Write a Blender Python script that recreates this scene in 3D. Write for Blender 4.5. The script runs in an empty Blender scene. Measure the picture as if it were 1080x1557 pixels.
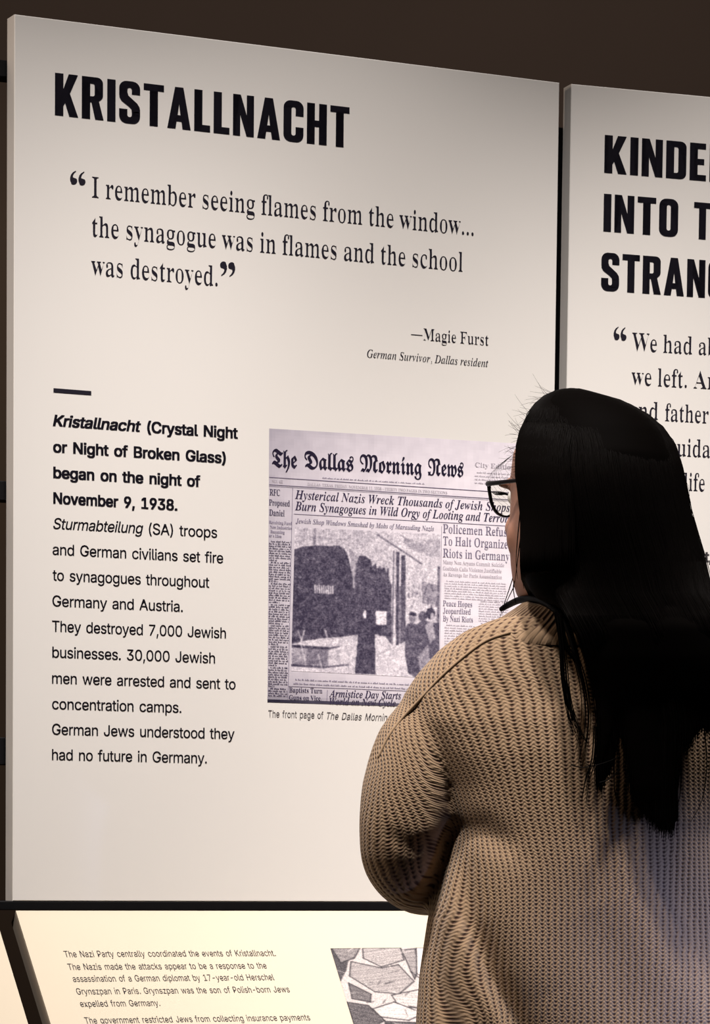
import bpy, math, random
import numpy as np
from mathutils import Vector, Matrix
from mathutils.geometry import tessellate_polygon

random.seed(7)
rng = np.random.default_rng(7)
SC = bpy.context.scene
COL = SC.collection

# ------------------------------------------------------------------ camera
FPX, CX, CY = 5000.0, 540.0, 1689.4
PITCH, ROLL = 0.0810, 0.0106
EYE = np.array([0.0, 0.0, 1.07])
_x = np.array([1.0, 0, 0]); _u = np.array([0, math.sin(PITCH), math.cos(PITCH)])
C_F = np.array([0, math.cos(PITCH), -math.sin(PITCH)])
C_R = math.cos(ROLL) * _x + math.sin(ROLL) * _u
C_U = -math.sin(ROLL) * _x + math.cos(ROLL) * _u
cam_data = bpy.data.cameras.new('camera')
cam_data.lens = FPX / 1557 * 36
cam_data.sensor_width = 36
cam_data.shift_y = (CY - 778.5) / 1557
cam_data.clip_start = 0.05
cam = bpy.data.objects.new('camera', cam_data)
M = Matrix.Identity(4)
for i in range(3):
    M[i][0] = C_R[i]; M[i][1] = C_U[i]; M[i][2] = -C_F[i]; M[i][3] = EYE[i]
cam.matrix_world = M
COL.objects.link(cam)
SC.camera = cam

# ------------------------------------------------------------------ view and world
SC.view_settings.view_transform = 'Standard'
SC.view_settings.look = 'None'
SC.view_settings.gamma = 1
SC.view_settings.use_curve_mapping = False
SC.view_settings.exposure = 0.0
world = bpy.data.worlds.new('gallery_air')
SC.world = world
world.use_nodes = True
world.node_tree.nodes['Background'].inputs[0].default_value = (1.0, 0.82, 0.66, 1)
world.node_tree.nodes['Background'].inputs[1].default_value = 0.03

# ------------------------------------------------------------------ lights
def spot(name, loc, target, watts, angle, blend, color, radius):
    d = bpy.data.lights.new(name, 'SPOT')
    d.energy = watts; d.spot_size = math.radians(angle); d.spot_blend = blend
    d.color = color; d.shadow_soft_size = radius
    o = bpy.data.objects.new(name, d)
    o.location = loc
    o.rotation_euler = (Vector(target) - Vector(loc)).to_track_quat('-Z', 'Y').to_euler()
    COL.objects.link(o)
    return o

def area(name, loc, target, watts, w, h, color):
    d = bpy.data.lights.new(name, 'AREA')
    d.shape = 'RECTANGLE'; d.size = w; d.size_y = h
    d.energy = watts; d.color = color
    o = bpy.data.objects.new(name, d)
    o.location = loc
    o.rotation_euler = (Vector(target) - Vector(loc)).to_track_quat('-Z', 'Y').to_euler()
    COL.objects.link(o)
    return o

WARM = (1.0, 0.91, 0.845)
spot('track_spot_light', (-0.52, 2.95, 3.80), (-0.30, 4.22, 0.50), 408, 41.5, 1.0, WARM, 0.12)
spot('track_spot_light', (0.15, 3.26, 3.80), (0.18, 4.48, 0.47), 412, 42, 1.0, WARM, 0.12)
spot('track_spot_light', (0.90, 3.56, 3.80), (0.74, 4.72, 0.45), 452, 42, 1.0, WARM, 0.12)
area('gallery_fill_light', (-2.6, 3.4, 2.4), (-0.4, 4.3, 1.4), 16, 0.8, 0.8, (1.0, 0.76, 0.58))
spot('wall_spot_light', (-1.1, 5.6, 3.0), (-0.75, 7.2, 1.7), 26, 60, 1.0, (1.0, 0.83, 0.55), 0.08)
area('far_wall_light', (0.2, 5.6, 3.2), (0.2, 7.2, 2.6), 11, 3.0, 0.3, (1.0, 0.85, 0.75))
spot('blue_tint_light', (1.35, 3.05, 0.62), (0.47, 3.95, 0.90), 85, 20, 1.0, (0.42, 0.52, 1.0), 0.03)  # added blue spot tinting the lower right of the sweater; its source is unseen

# ------------------------------------------------------------------ helpers
def tag(o, label=None, cat=None, group=None, kind=None):
    if label: o['label'] = label
    if cat: o['category'] = cat
    if group: o['group'] = group
    if kind: o['kind'] = kind
    return o

def ray(px, py):
    d = C_F * FPX + C_R * (px - CX) - C_U * (py - CY)
    return d

def W(px, py, Y):
    """the point of the room at depth Y that the photograph shows at pixel px, py"""
    d = ray(px, py)
    return EYE + d * (Y / d[1])

class Plane:
    def __init__(s, o, u, v):
        s.o = np.array(o, float); s.u = np.array(u, float); s.v = np.array(v, float)
        s.n = np.cross(s.u, s.v)
    def st(s, px, py):
        d = ray(px, py)
        t = np.dot(s.o - EYE, s.n) / np.dot(d, s.n)
        p = EYE + d * t - s.o
        return float(np.dot(p, s.u)), float(np.dot(p, s.v))
    def pt(s, a, b, h=0.0):
        return s.o + s.u * a + s.v * b + s.n * h

def mesh_obj(name, verts, faces, mat, parent=None, smooth=False, origin=None):
    me = bpy.data.meshes.new(name)
    V = np.asarray(verts, float)
    if origin is not None: V = V - np.asarray(origin)
    me.from_pydata(V.tolist(), [], [tuple(int(i) for i in f) for f in faces])
    me.materials.append(mat)
    if smooth:
        me.polygons.foreach_set('use_smooth', [True] * len(me.polygons))
    me.update()
    o = bpy.data.objects.new(name, me)
    COL.objects.link(o)
    if origin is not None: o.location = tuple(origin)
    if parent is not None:
        o.parent = parent
        o.matrix_parent_inverse = Matrix.Translation(-Vector(world_loc(parent)))
    return o

def world_loc(o):
    # every parent here is only ever translated
    l = Vector(o.location)
    if o.parent is not None:
        l = o.matrix_parent_inverse.translation + world_loc(o.parent) + l
    return l

def frame_box(o, u, v, n, a0, a1, b0, b1, h0, h1, bev=0.0):
    """box in a local frame; a small chamfer all round when bev > 0"""
    o = np.array(o, float); u = np.array(u); v = np.array(v); n = np.array(n)
    V = []; Fc = []
    if bev <= 0:
        for h in (h0, h1):
            for (a, b) in ((a0, b0), (a1, b0), (a1, b1), (a0, b1)):
                V.append(o + u * a + v * b + n * h)
        Fc = [(3, 2, 1, 0), (4, 5, 6, 7), (0, 1, 5, 4), (1, 2, 6, 5), (2, 3, 7, 6), (3, 0, 4, 7)]
        return V, Fc
    k = bev
    for (h, i) in ((h0, k), (h0 + k, 0), (h1 - k, 0), (h1, k)):
        for (a, b) in ((a0 + i, b0 + i), (a1 - i, b0 + i), (a1 - i, b1 - i), (a0 + i, b1 - i)):
            V.append(o + u * a + v * b + n * h)
    Fc = [(3, 2, 1, 0), (12, 13, 14, 15)]
    for r in range(3):
        for j in range(4):
            j2 = (j + 1) % 4
            Fc.append((r * 4 + j, r * 4 + j2, (r + 1) * 4 + j2, (r + 1) * 4 + j))
    return V, Fc

def merge(parts):
    V = []; Fc = []
    for v, f in parts:
        b = len(V); V.extend(v); Fc.extend([tuple(i + b for i in q) for q in f])
    return V, Fc

def new_mat(name, color, rough=0.6, spec=0.3, metal=0.0, noise=None, noise_scale=40, bump=0.0, sheen=0.0):
    m = bpy.data.materials.new(name); m.use_nodes = True
    nt = m.node_tree; b = nt.nodes['Principled BSDF']
    b.inputs['Base Color'].default_value = (*color, 1)
    b.inputs['Roughness'].default_value = rough
    b.inputs['Specular IOR Level'].default_value = spec
    b.inputs['Metallic'].default_value = metal
    if sheen: b.inputs['Sheen Weight'].default_value = sheen
    if noise or bump:
        tc = nt.nodes.new('ShaderNodeTexCoord'); ns = nt.nodes.new('ShaderNodeTexNoise')
        ns.inputs['Scale'].default_value = noise_scale; ns.inputs['Detail'].default_value = 4
        nt.links.new(tc.outputs['Object'], ns.inputs['Vector'])
        if noise:
            mx = nt.nodes.new('ShaderNodeMix'); mx.data_type = 'RGBA'
            mx.inputs[6].default_value = (*color, 1); mx.inputs[7].default_value = (*noise, 1)
            nt.links.new(ns.outputs['Fac'], mx.inputs[0]); nt.links.new(mx.outputs[2], b.inputs['Base Color'])
        if bump:
            bp = nt.nodes.new('ShaderNodeBump'); bp.inputs['Strength'].default_value = 0.4
            bp.inputs['Distance'].default_value = bump
            nt.links.new(ns.outputs['Fac'], bp.inputs['Height']); nt.links.new(bp.outputs['Normal'], b.inputs['Normal'])
    return m

M_WALL = new_mat('brown_wall_paint', (0.10, 0.075, 0.062), 0.85, 0.2, noise=(0.085, 0.064, 0.053), noise_scale=3)
M_FLOOR = new_mat('dark_carpet', (0.035, 0.03, 0.028), 0.95, 0.1, noise=(0.05, 0.045, 0.04), noise_scale=300, bump=0.002)
M_CEIL = new_mat('dark_ceiling_paint', (0.05, 0.042, 0.038), 0.9, 0.1, noise=(0.04, 0.034, 0.03), noise_scale=5)
M_BOARD = new_mat('white_laminate', (0.80, 0.785, 0.765), 0.55, 0.35, noise=(0.785, 0.77, 0.75), noise_scale=6)
M_CREAM = new_mat('cream_laminate', (0.56, 0.50, 0.40), 0.6, 0.25, noise=(0.55, 0.49, 0.39), noise_scale=6)
M_EDGE = new_mat('bronze_edge', (0.34, 0.29, 0.24), 0.5, 0.4, noise=(0.30, 0.26, 0.21), noise_scale=20)
M_BLACKMETAL = new_mat('black_powder_coat', (0.002, 0.002, 0.003), 0.6, 0.15, noise=(0.004, 0.004, 0.005), noise_scale=90)
M_INK = new_mat('navy_black_ink', (0.012, 0.010, 0.020), 0.6, 0.2)
M_INKGREY = new_mat('grey_ink', (0.10, 0.092, 0.10), 0.6, 0.2)
M_INKRAIL = new_mat('soft_grey_ink', (0.09, 0.085, 0.09), 0.6, 0.2)
M_NEWSINK = new_mat('newspaper_ink', (0.045, 0.035, 0.080), 0.7, 0.1)
M_NEWSMID = new_mat('faded_newspaper_ink', (0.20, 0.175, 0.26), 0.7, 0.1)
M_NEWSFAINT = new_mat('very_faded_newspaper_ink', (0.42, 0.385, 0.45), 0.7, 0.1)

# ------------------------------------------------------------------ room
def struct_box(name, lo, hi, mat):
    V, Fc = frame_box((0, 0, 0), (1, 0, 0), (0, 1, 0), (0, 0, 1), lo[0], hi[0], lo[1], hi[1], lo[2], hi[2])
    return tag(mesh_obj(name, V, Fc, mat), kind='structure')
RX0, RX1, RY0, RY1, RH = -3.2, 3.6, -1.2, 7.2, 3.9
struct_box('floor', (RX0, RY0, -0.1), (RX1, RY1, 0), M_FLOOR)
struct_box('ceiling', (RX0, RY0, RH), (RX1, RY1, RH + 0.1), M_CEIL)
struct_box('wall_back', (RX0, RY1, 0), (RX1, RY1 + 0.1, RH), M_WALL)
struct_box('wall_front', (RX0, RY0 - 0.1, 0), (RX1, RY0, RH), M_WALL)
struct_box('wall_left', (RX0 - 0.1, RY0, 0), (RX0, RY1, RH), M_WALL)
struct_box('wall_right', (RX1, RY0, 0), (RX1 + 0.1, RY1, RH), M_WALL)

# ------------------------------------------------------------------ display boards
UP = np.array([0, 0, 1.0])
TH1, W1, H1 = 0.4491, 0.7875, 1.1175
TH2 = 0.3387
Z_TOP = 1.0398 + EYE[2]
D1 = np.array([math.cos(TH1), math.sin(TH1), 0]); O1 = np.array([-0.4447, 4.25, Z_TOP])
D2 = np.array([math.cos(TH2), math.sin(TH2), 0]); O2 = np.array([0.2816, 4.6033, Z_TOP + 0.0012])
P1 = Plane(O1, D1, UP)      # normal points towards the reader
P2 = Plane(O2, D2, UP)
THK = 0.028
T_INK = 0.0004

def board(name, P, w, h, mat, label):
    org = P.pt(w / 2, -h)
    V, Fc = frame_box(P.o, P.u, P.v, P.n, 0, w, -h, 0, -THK, 0, 0.0009)
    return tag(mesh_obj(name, V, Fc, mat, origin=org), label, 'sign panel')
panel_one = board('display_panel', P1, W1, H1, M_BOARD, 'large off-white exhibit panel headed KRISTALLNACHT with a newspaper front page')
panel_two = board('display_panel', P2, 0.80, H1, M_BOARD, 'off-white exhibit panel on the right headed KINDERTRANSPORT, cut by the frame')

# black steel frame that carries the boards
def bar(P, a0, a1, b0, b1, h0, h1):
    return frame_box(P.o, P.u, P.v, P.n, a0, a1, b0, b1, h0, h1, 0.001)
frame = bpy.data.objects.new('mounting_frame', None)
frame.location = tuple(P1.pt(W1 / 2, 0) * np.array([1, 1, 0])); COL.objects.link(frame)
tag(frame, 'black steel frame of posts and rails behind the exhibit panels', 'frame')
def rail_part(name, b0, b1, h0, h1, a0=-0.9, a1=None):
    V, Fc = bar(P1, a0, W1 + 0.006 if a1 is None else a1, b0, b1, h0, h1)
    mesh_obj(name, V, Fc, M_BLACKMETAL, frame)
def s_of(py): return P1.st(5, py)[1]
rail_part('rail', s_of(108), s_of(82), -0.060, -0.030)
rail_part('rail', s_of(757), s_of(727), -0.060, -0.030)
rail_part('rail', s_of(1162), s_of(1120), -0.060, -0.030)
rail_part('bottom_rail', -H1 - 0.0118, -H1 - 0.0002, -0.060, 0.0, -0.9)
for a in (-0.55, 0.30):
    V, Fc = bar(P1, a, a + 0.04, -Z_TOP + 0.001, -0.075, -0.101, -0.0605)
    mesh_obj('post', V, Fc, M_BLACKMETAL, frame)
b_top = P1.st(850, 176)[1]
V, Fc = bar(P1, W1 - 0.02, W1 + 0.045, -Z_TOP + 0.001, b_top, -0.13, -0.062)
mesh_obj('post', V, Fc, M_BLACKMETAL, frame)
for (b0, b1) in ((s_of(757), s_of(727)), (-H1 - 0.0118, -H1 - 0.0002)):
    V, Fc = frame_box(P2.o, P2.u, P2.v, P2.n, 0.0, 0.86, b0, b1, -0.060, -0.030, 0.001)
    mesh_obj('rail', V, Fc, M_BLACKMETAL, frame)

# sloping reading rails below the boards
PHI = math.radians(47)
n1 = P1.n
E_DOWN = n1 * math.cos(PHI) - UP * math.sin(PHI)
RO = P1.pt(0.004, -H1 - 0.0125, 0.001)
PR = Plane(RO, D1, -E_DOWN)
RAIL_L = 0.26
def reading(P, w, label, a0=0.0):
    top = frame_box(P.o, P.u, P.v, P.n, a0, a0 + w, -RAIL_L, 0, -0.003, 0)
    o = mesh_obj('reading_rail', *top, M_CREAM, origin=P.pt(a0 + w / 2, -RAIL_L, -0.003))
    tag(o, label, 'sign panel')
    V, Fc = frame_box(P.o, P.u, P.v, P.n, a0, a0 + w, -RAIL_L, 0, -0.024, -0.0031, 0.0006)
    mesh_obj('edge_frame', V, Fc, M_EDGE, o)
    # support brackets running back to the frame
    for a in (a0 + 0.06, a0 + w - 0.09):
        p0 = P.pt(a, -0.20, -0.0245); p1 = P.pt(a, -0.004, -0.0245)
        hor = -n1
        c = p1 - UP * 0.30
        tri = [p0, p1, c]
        V = [q for q in tri] + [q + D1 * 0.006 for q in tri]
        mesh_obj('bracket', V, [(0, 2, 1), (3, 4, 5), (0, 1, 4, 3), (1, 2, 5, 4), (2, 0, 3, 5)], M_BLACKMETAL, o)
    return o
rail_one = reading(PR, W1, 'cream sloping reading rail with text below the KRISTALLNACHT panel')
rail_left = reading(PR, 0.70, 'blank cream sloping panel at the bottom left edge, beyond the dark gap', -0.70 - 0.030)
GLYPHS = {
 'sans': {
  '(': '&&0-1I002(092e0F3F0X4$0n4Z1+5-1g5-1N4Q193s1(380v2Y0o1}0l1I0o0v0u0G1%/r16/>1g.(1+.(0`.t0C/f030W',
  ')': '&&/S.(/o.d0*/@0:/t0E0H0L0w0N1I0K1}0D2Y07380%3s/m4Q/S5-055-0M4Z0c4$0t3F1&2d1/2(121I1,0V0v/d0Z.s05.(',
  ',': '%,/T-l/s/v0^/v0(-l',
  '-': ')&2r1o2r160F160F1o',
  '.': '%,03/*/}/-/n/7/d/F/a/W/d/j/n/x/}0&030+0E0&0T/x0_/j0b/W0_/F0T/70E/-',
  '0': ')&1^/&1(//0V/F03/m/t0E/d1,/_1y/d2k/t3Q034+0V4P1(4i1^4q274i2d4P3,4+3F3Q3V2k3[1y3V1,3F0E3-/m2d/F27//!1^/a2$/g2B/y2Y0;2k0e2u1<2y1y2u2Z2k332Y3[2B3z2$411^481:410x3z0a3[0O330E2Z0A1y0E1<0O0e0a0;0x/y1:/g',
  '1': ')&/{/./{/f3M/f3M/.!244j24/.1N/.1N4,1K4,0*3,0*3r1@4j',
  '2': ')&/o/./o/^2:2:2K2Q2W2h2_2}2a392^3S2T3j2E3{214-1u451Z481>451%4+0n3x0`3d0V3L0S30/q30/v3[0*4%0C4E0d4]104l1[4q2,4l2R4^2r4F3/4)3>3b3C3:3@2z392_3+2B2q1~2+1.0n/k0n/h3K/h3K/.',
  '3': ')&1T/&1&/+0Y/806/L/u/h/c0//Z0X0A0X0G0?0R0+0e/v0z/j19/c1U/a1s/d23/l2I/y2[012f0H2j0f2g1%2]1>2K1S231e1m1o1C1s0r1s0r2K2@4,2@40/u40/u4j3:4j3:491M261M2A2(2@2T242y1x391X3I143O0f3I0;38/q2y/R2U/:2*/,',
  '4': ')&/V0=/V0s1r4j2W4j0A0{0A0x3d0x3d0=!2:/.2:2_2x2_2x/.',
  '5': ')&1W/&1,/,0a/90@/N0&/k/q01/k0V0N0V0S0@0_0-0o/x1&/k1>/c1W/a1u/d24/o2J0%2Z0<2e0W2i0w2e1;2Z1W2I1o232%1s211T251:230|2,0f1}0T1q/r1x044j344j34400l400Z2M0p2[1,2f1E2l1`2o2&2k2F2b2b2R2z2=322#3A1b3J1A3M0x3G0I37/{2x/W2U/=2,/-',
  '6': ')&1]/&10/-0c/=0A/V0(/y/t0G/o0w/s1A0#1j0:2=0^2u1w4j2c4j0l2$0f2$0z2@1-2K1>2S1P2X1f2Z262U2]2G2{2/381k3F1C3K0r3F0D36/x2x/U2V/<2//,!1]/_1y/c27/n2K/~2Z092e0T2h0r2e152Z1O2K1f271v1y2%1]2)1@2%1(1w0n1f0_1P0T160Q0s0T0T0_0:0n/~1(/n1@/c',
  '7': ')&05/.2d4,2d40/m40/m4j3M4j3M4-0z/.',
  '8': ')&1]/&1,/,0]/909/O/y/m/h04/c0[/f0{/p1=0$1V091l0Q1{0n2)0n2+0K2:012T/{2w/u3B/z3h0.4.0F4I0g4_124l1]4q2-4l2R4_2r4I3/4.3?3h3D3B3>2w3-2T2n2:2L2+2L2)2h1{3$1l3:1V3I1=3S0{3W0[3Q043@/m3%/O2^/923/,!1]/`1}/c2=/k2S/y2d0/2n0E2r0`2n0z2c172Q1J2;1Y1{1c1]1f1>1c0~1Y0h1J0V170K0z0G0`0K0E0U0/0f/y0|/k1=/c!1]2B1w2D222L2E2Y2S2k2]3$2`3>2]3U2T3k2F3|234-1w451]481B451+4-0t3|0f3k0]3U0Y3>0]3$0f2k0t2Y1,2L1C2D',
  '9': ')&1]4q2/4k2V4Z2x4@363y3F3O3K2|3G2U3;2.3#1Z2[0}1B/.0V/.2M1s2S1s2?1W211L1|1D1i1>1T1=1)1A0^1P0>1h0&2-/s2S/o3%/t3S0)3{0B4A0d4Z104k!1]481A451(4*0o3t0_3^0U3C0Q3%0U2c0_2G0o221(1|1A1r1]1n1y1r271|2K212Z2G2e2b2h3#2e3C2Z3^2K3t274*1y45',
  ';': '%,/T-l/s/v0^/v0(-l!0;2/0*22/v2</l2K/i2]/l2o/v2~0*3-0;300M3-0]2~0g2o0j2]0g2K0]2<0M22',
  'A': ')B/>/.1C4j244j4;/.3Q/.2(3:1c4J1p4J192N0)/.!0B0c0B1A381A380c',
  'B': ')*/k/./k4j1l4j2A4e2j4W3-4A3C4%3P3a3T3<3Q2y3I2a3;2M3*2>2q232[2+2[2%2t1|311p3G1^3X1E3e1&3i0]3d083V/r3?/U2y/@2M/21r/.!0Q/h1p/h2H/n2k0#2~0=3)0^3%0v2w122h1E2R1T271_1s1b0Q1b!0Q2=1i2=2)2@2@2H2T2U2d2g2n2}2q3:2k3Y2Y3t2;4*1k400Q40',
  'C': ')a2+/&1G//0k/G0</n/u0G/_1-/V1y/_2j/u3O0<4)0k4P1G4i2+4q2Q4n2u4e3;4V3X4C3r4+4,3i4;3G4E2}3_2}3W3;3K3Q3=3d3+3s2r4#2[4-2D422+441Y4.123w0k3Y0Q320A2Z0;1y0A1<0Q0f0l0=12/{1Y/j2+/d2D/f2[/k2r/t3+0$3=043K0F3W0]3_0u4E0u4;0P4,0/3s/m3X/T3;/A2v/32Q/*',
  'D': ')X1U/.04/.04/h1Q/h20/n2_0$3(0B3A0j3P1@3U1z3P2X3A3/3(3U2a3s234*1W400140014j1[4j2F4b3&4J3G433c3q3x3M432j4:1z431/3x0K3b0&3F/e3$/M2C/6!0Q4j0Q/./k/./k4j',
  'E': '(`/k/./k4j3:4j3:400Q400Q2>3)2>3)1`0Q1`0Q/h3=/h3=/.',
  'F': '(V/k/./k4j374j37400Q400Q262{262{1W0Q1W0Q/.',
  'G': ')k2-/&1G//0j/G0</o/t0H/^1-/V1y/^2j/t3O0;4)0j4P1E4i2)4q2P4n2u4e3<4U3Y4A3t4)4-3g4=3F4F2~3_2~3U3:3I3O3;3b3*3r2r3~2[4,2C422)441X4.113w0k3Z0Q320A2Z0;1y0A1<0Q0f0l0=12/{1Z/j2-/d2U/h2z/v3<013R0O3a0u3f1D3y1A2;1A2;1{4J1{4J1B4C0b4/0/3j/a3?/A2g/.',
  'H': ')h/k/./k4j0Q4j0Q2A3N2A3N4j454j45/.3N/.3N1c0Q1c0Q/.',
  'I': '&B/M/./M/h0J/h0J40/M40/M4j2-4j2-40114011/h2-/h2-/.',
  'J': '(H13/&0d/,0>/9/z/O/c/n/T08/O0f/O1&061&060f0<0<0N/y0j/g13/a1V/g1s/y2*0<200f204j2q4j2q0f2m082_/n2F/O2&/91^/,',
  'K': ')50<0f0<1R1(2O324j4,4j1b241_24!/k/./k4j0Q4j0Q/.!3:/.161~1_2U4-/.',
  'M': '*}/k/./k4j0m4j2?0t2c/`2S/`3%154H4j5J4j5J/.4e/.4h454n45442C2w/.2>/.0t2b0D450K450N2C0N/.',
  'N': ')n/k/./k4j0]4j310l3e/f3[/e3U0r3U4j4;4j4;/.3I/.1+2l0@400K420P2i0Q/.',
  'P': '(z/k/./k4j1f4j2A4d2m4S344:3L3u3Z3M3`2}3Z2P3L2)341d2m1I2A191f140A140A1m1d1m2-1q2I1{2_202n2F2w2`2y2}2w3>2n3X2_3n2I3~2,4-1c400Q400Q/.',
  'S': '(|1Z/$1%/*0T/70//M/o/k/]04/T0^0<0^0B0B0O0,0c/v0{/j1</c1Z/`1|/c2>/k2W/y2j002v0F2{0`2w0v2m1-2]1;2H1G1p1X121j0T2#0*2A/r2Y/g2v/c3:/i3d/z4,0:4H0_4_1.4l1^4q234l2]4_3$4H3?4-3P3f3W3@2r3@2g3c2N3|2+411[471<440|4,0f3z0U3i0J3T0G3>0K3%0W2o0i2`0~2T2X2(2q1w3-1i3A1V3Q1@3[1$3_0`3Y073H/o3./P2d/926/*',
  'T': '(~/N40/N4j3h4j3h401|401|/.1;/.1;40',
  'V': ')B1F/./>4j0(4j1Q0^1s/M1f/M2B1H3Q4j4;4j26/.',
  'W': '+]0p/./>4j0%4j1)0f1?/V17/V1M0f2R4j3B4j4F0f4^/V4T/V4k0f5n4j6V4j5#/.43/.362d3$3M2q4G3#4G2p3Q2_2d1a/.',
  'a': '(A0u/$0R/)02/3/s/D/_/[/Q/x/L0@/P0_/Y0v/i1-/}1;081E0Q1M1e1^2)1f211n241|21272+2I1{2W1k2c1V2j1>2l1$2j0j2c0X2Y0J2M0822/W2C/h2c/~2{0<320Y3=0x3D1<3F1j3A2&3:2>3.2R2x2c2a2n2B2r1v2r/.25/.25/c20/c1w/G1g/:1Q//18/(!1#/[1D/`1_/j1s/y2&01200G240_24181~100Z0t0I0k0;0`030P000=020+0:/w0F/l0V/c0j/^',
  'b': '(e1`/%1@/)1%/20n/?0_/M0J/j0D/j0D/./d/./d4j0F4j0F2`0J2`0^2{0m3.1$3;1?3C1`3F223@2Y3/2z2m382E3G1p3L173G0Y380(2{/[2Y/>22/,!1V/^1x/b27/q2M0,2]0I2f0l2i172f1^2]2$2M2B282W1x2f1V2k162f0v2X0a2C0Q2&0H1`0E170H0k0Q0G0a0*0w/p16/b',
  'c': '(H1I/%0t/,0I/>0%/]/g0)/V0Y/P15/V1n/g2C0%2k0I3.0t3@1I3F1e3E2#3?2<362Q3*2e2v2u2c3&2M30252O2%2B2A2.2W1m2f1I2k1&2f0f2V0P2?0@1}071Z0415070l0@0I0P0-0f/q1&/b1I/]1n/c2//q2D0-2P0I310:3(/}2v/g2f/S2R/C2=/72$/-1f/(',
  'd': '(e1=/%0l/,0C/>/~/[/f0(/U0Y/P17/U1p/f2E/~2m0D3/0l3@1>3F1_3C1x3;203.2?2{2R2`2W2`2W4j3:4j3:/.2Y/.2Y/j2S/j2?/M20/?1w/21^/)!1G/^1g/b2&/p2<0*2K0G2U0k2X172U1`2L2&2<2C2&2X1h2f1G2k1%2f0f2W0P2B0@2$071^0417070l0A0I0P0,0f/q1%/b',
  'e': '(P1N/%0v/,0I/>0%/]/g0)/V0X/P15/U1m/f2B0$2j0G3-0r3@1G3F1g3D2*3<2F3/2`2v2v2[3+2:361m390~/z0~/z1W2s1W2V1D2S1h2J2-2;2F2&2Z1h2g1G2k1&2g0g2Y0Q2F0A2.071l041M041,080`0B0>0T0#0l/l1-/a1N/]1e/_1y/d2//l2=/x2I0,2R0=330/3&/n2p/U2W/A2;/21t/)',
  'f': '%o1_3A1_2h/42h/43A!0$/.0$3w0(49044R0E4f0[4t0v4|155#1X4|1n4v1^4@1=4F1$4B0o480f4&0c3j0c/.',
  'g': '(f1I-K0}-N0Z-V0=-d0%-u/o.-/b.C09.`0N.F0].:0o.01,.)1I.&1t.,2:.=2J.N2T.g2W/(2W/s2R/s2?/W20/J1w/>1^/61=/30m/80E/I0#/d/f0./U0]/P19/U1q/f2E0#2m0D3/0m3@1>3F1_3D1x3;213.2@2{2T2`2Y2`2Y3A3:3A3:/$35.R3#..2e-n2C-Z1v-O!1G/j1h/n2(/z2=032L0M2U0o2X1;2U1b2L2(2=2C2(2X1h2f1G2k1%2f0f2X0P2B0A2%071`041;070p0A0O0P040f/{1%/n',
  'h': '(V0F1^0F/./d/./d4j0F4j0F2?0:2?0P2m0m30153A1^3F2(3B2G372b2~2v2b3&2=3+1k3+/.2H/.2H1f2B23212P1q2d1L2j122g0v2^0b2O0R2;0I1|',
  'i': '$r/d/./d3A0F3A0F/.!0(4&/r4*/e43/Z4@/W4O/Z4`/e4m/r4v0(4y084v0F4m0O4`0R4O0O4@0F43084*',
  'j': '$r/d3A0F3A0F.k0C.I0:..0*-r/p-b/S-W/#-S/#.1/G.5/V.@/a.R/d.l!0&4&/r4*/d43/Z4@/W4O/Z4`/d4m/r4v0&4y084v0F4m0O4`0R4O0O4@0F43084*',
  'k': '(90B0^0B1N0M1N2<3A3.3A121A1+1A!/d/./d4j0F4j0F/.!2F/.0i14191`3:/.',
  'l': '%-0`/,09/1/y/B/i/^/d0(/d4j0F4j0G/|0L/m0V/e0u/d1#/e1//1',
  'm': '*k/d/./d3A0D3A0D2G0@2G0J2d0X2{0l311%3>1=3F1U3H1|3B2?3/2U2l2b2G2X2G2c2b2r2x3+3/3C3=3^3E3|3H4@3E4^3:4w3(5/2i5;2H5?1z5?/.4]/.4]1y4V2A4E2Y4+2g3j2k3Q2i3<2a3,2S2z2B2s2.2p1r2p/.22/.222#2-2@1x2W1`2g1A2k1,2i0s2a0a2S0R2A0I2*0F1i0F/.',
  'n': '(V0F1^0F/./d/./d3A0D3A0D2?0:2?0P2m0m30153A1^3F2(3B2G372b2~2v2b3&2=3+1k3+/.2H/.2H1f2B23212P1q2d1L2j122g0v2^0b2O0R2;0I1|',
  'o': '([1I/%0t/,0I/>0%/]/g0)/V0Y/P15/V1n/g2C0%2k0I3.0t3@1I3F1{3@2K3.2n2k3-2C3>1n3C153>0Y3-0)2n/]2K/>1{/,!1I/]1m/b2./q2D0-2S0I2]0l2`152]1Z2S1}2D2?2.2V1m2f1I2k1&2f0f2V0P2?0@1}071Z0415070l0@0I0P0-0f/q1&/b',
  'p': '(e/d-S/d3A0D3A0D2`0J2`0^2{0m3.1$3;1?3C1`3F223@2Y3/2z2m382E3G1p3L173G0Y380(2{/[2Y/>22/,1`/%1@/)1&/20n/?0_/M0J/j0F/j0F-S!1V/^1x/b27/q2M0,2]0I2f0l2i172f1^2]2$2M2B282W1x2f1V2k162f0v2X0a2C0Q2&0H1`0E170H0k0Q0G0a0*0w/p16/b',
  'q': '(e3:-S2W-S2W/j2R/j2?/M20/?1w/21^/)1=/%0l/,0C/>/~/[/f0(/U0Y/P17/U1p/f2E/~2m0D3/0l3@1>3F1_3C1x3;203.2?2{2S2`2Y2`2Y3A3:3A!1G/^1g/b2&/p2<0*2K0G2U0k2X172U1`2L2&2<2C2&2X1h2f1G2k1%2f0f2W0P2B0@2$071^0417070l0A0I0P0,0f/q1%/b',
  'r': '%t/d/./d3A0D3A0D2b0G2b0V2|0m351/3B1O3G1n3F1n2c1I2g102d0t2[0a2M0R2<0I2%0F1h0F/.',
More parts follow.
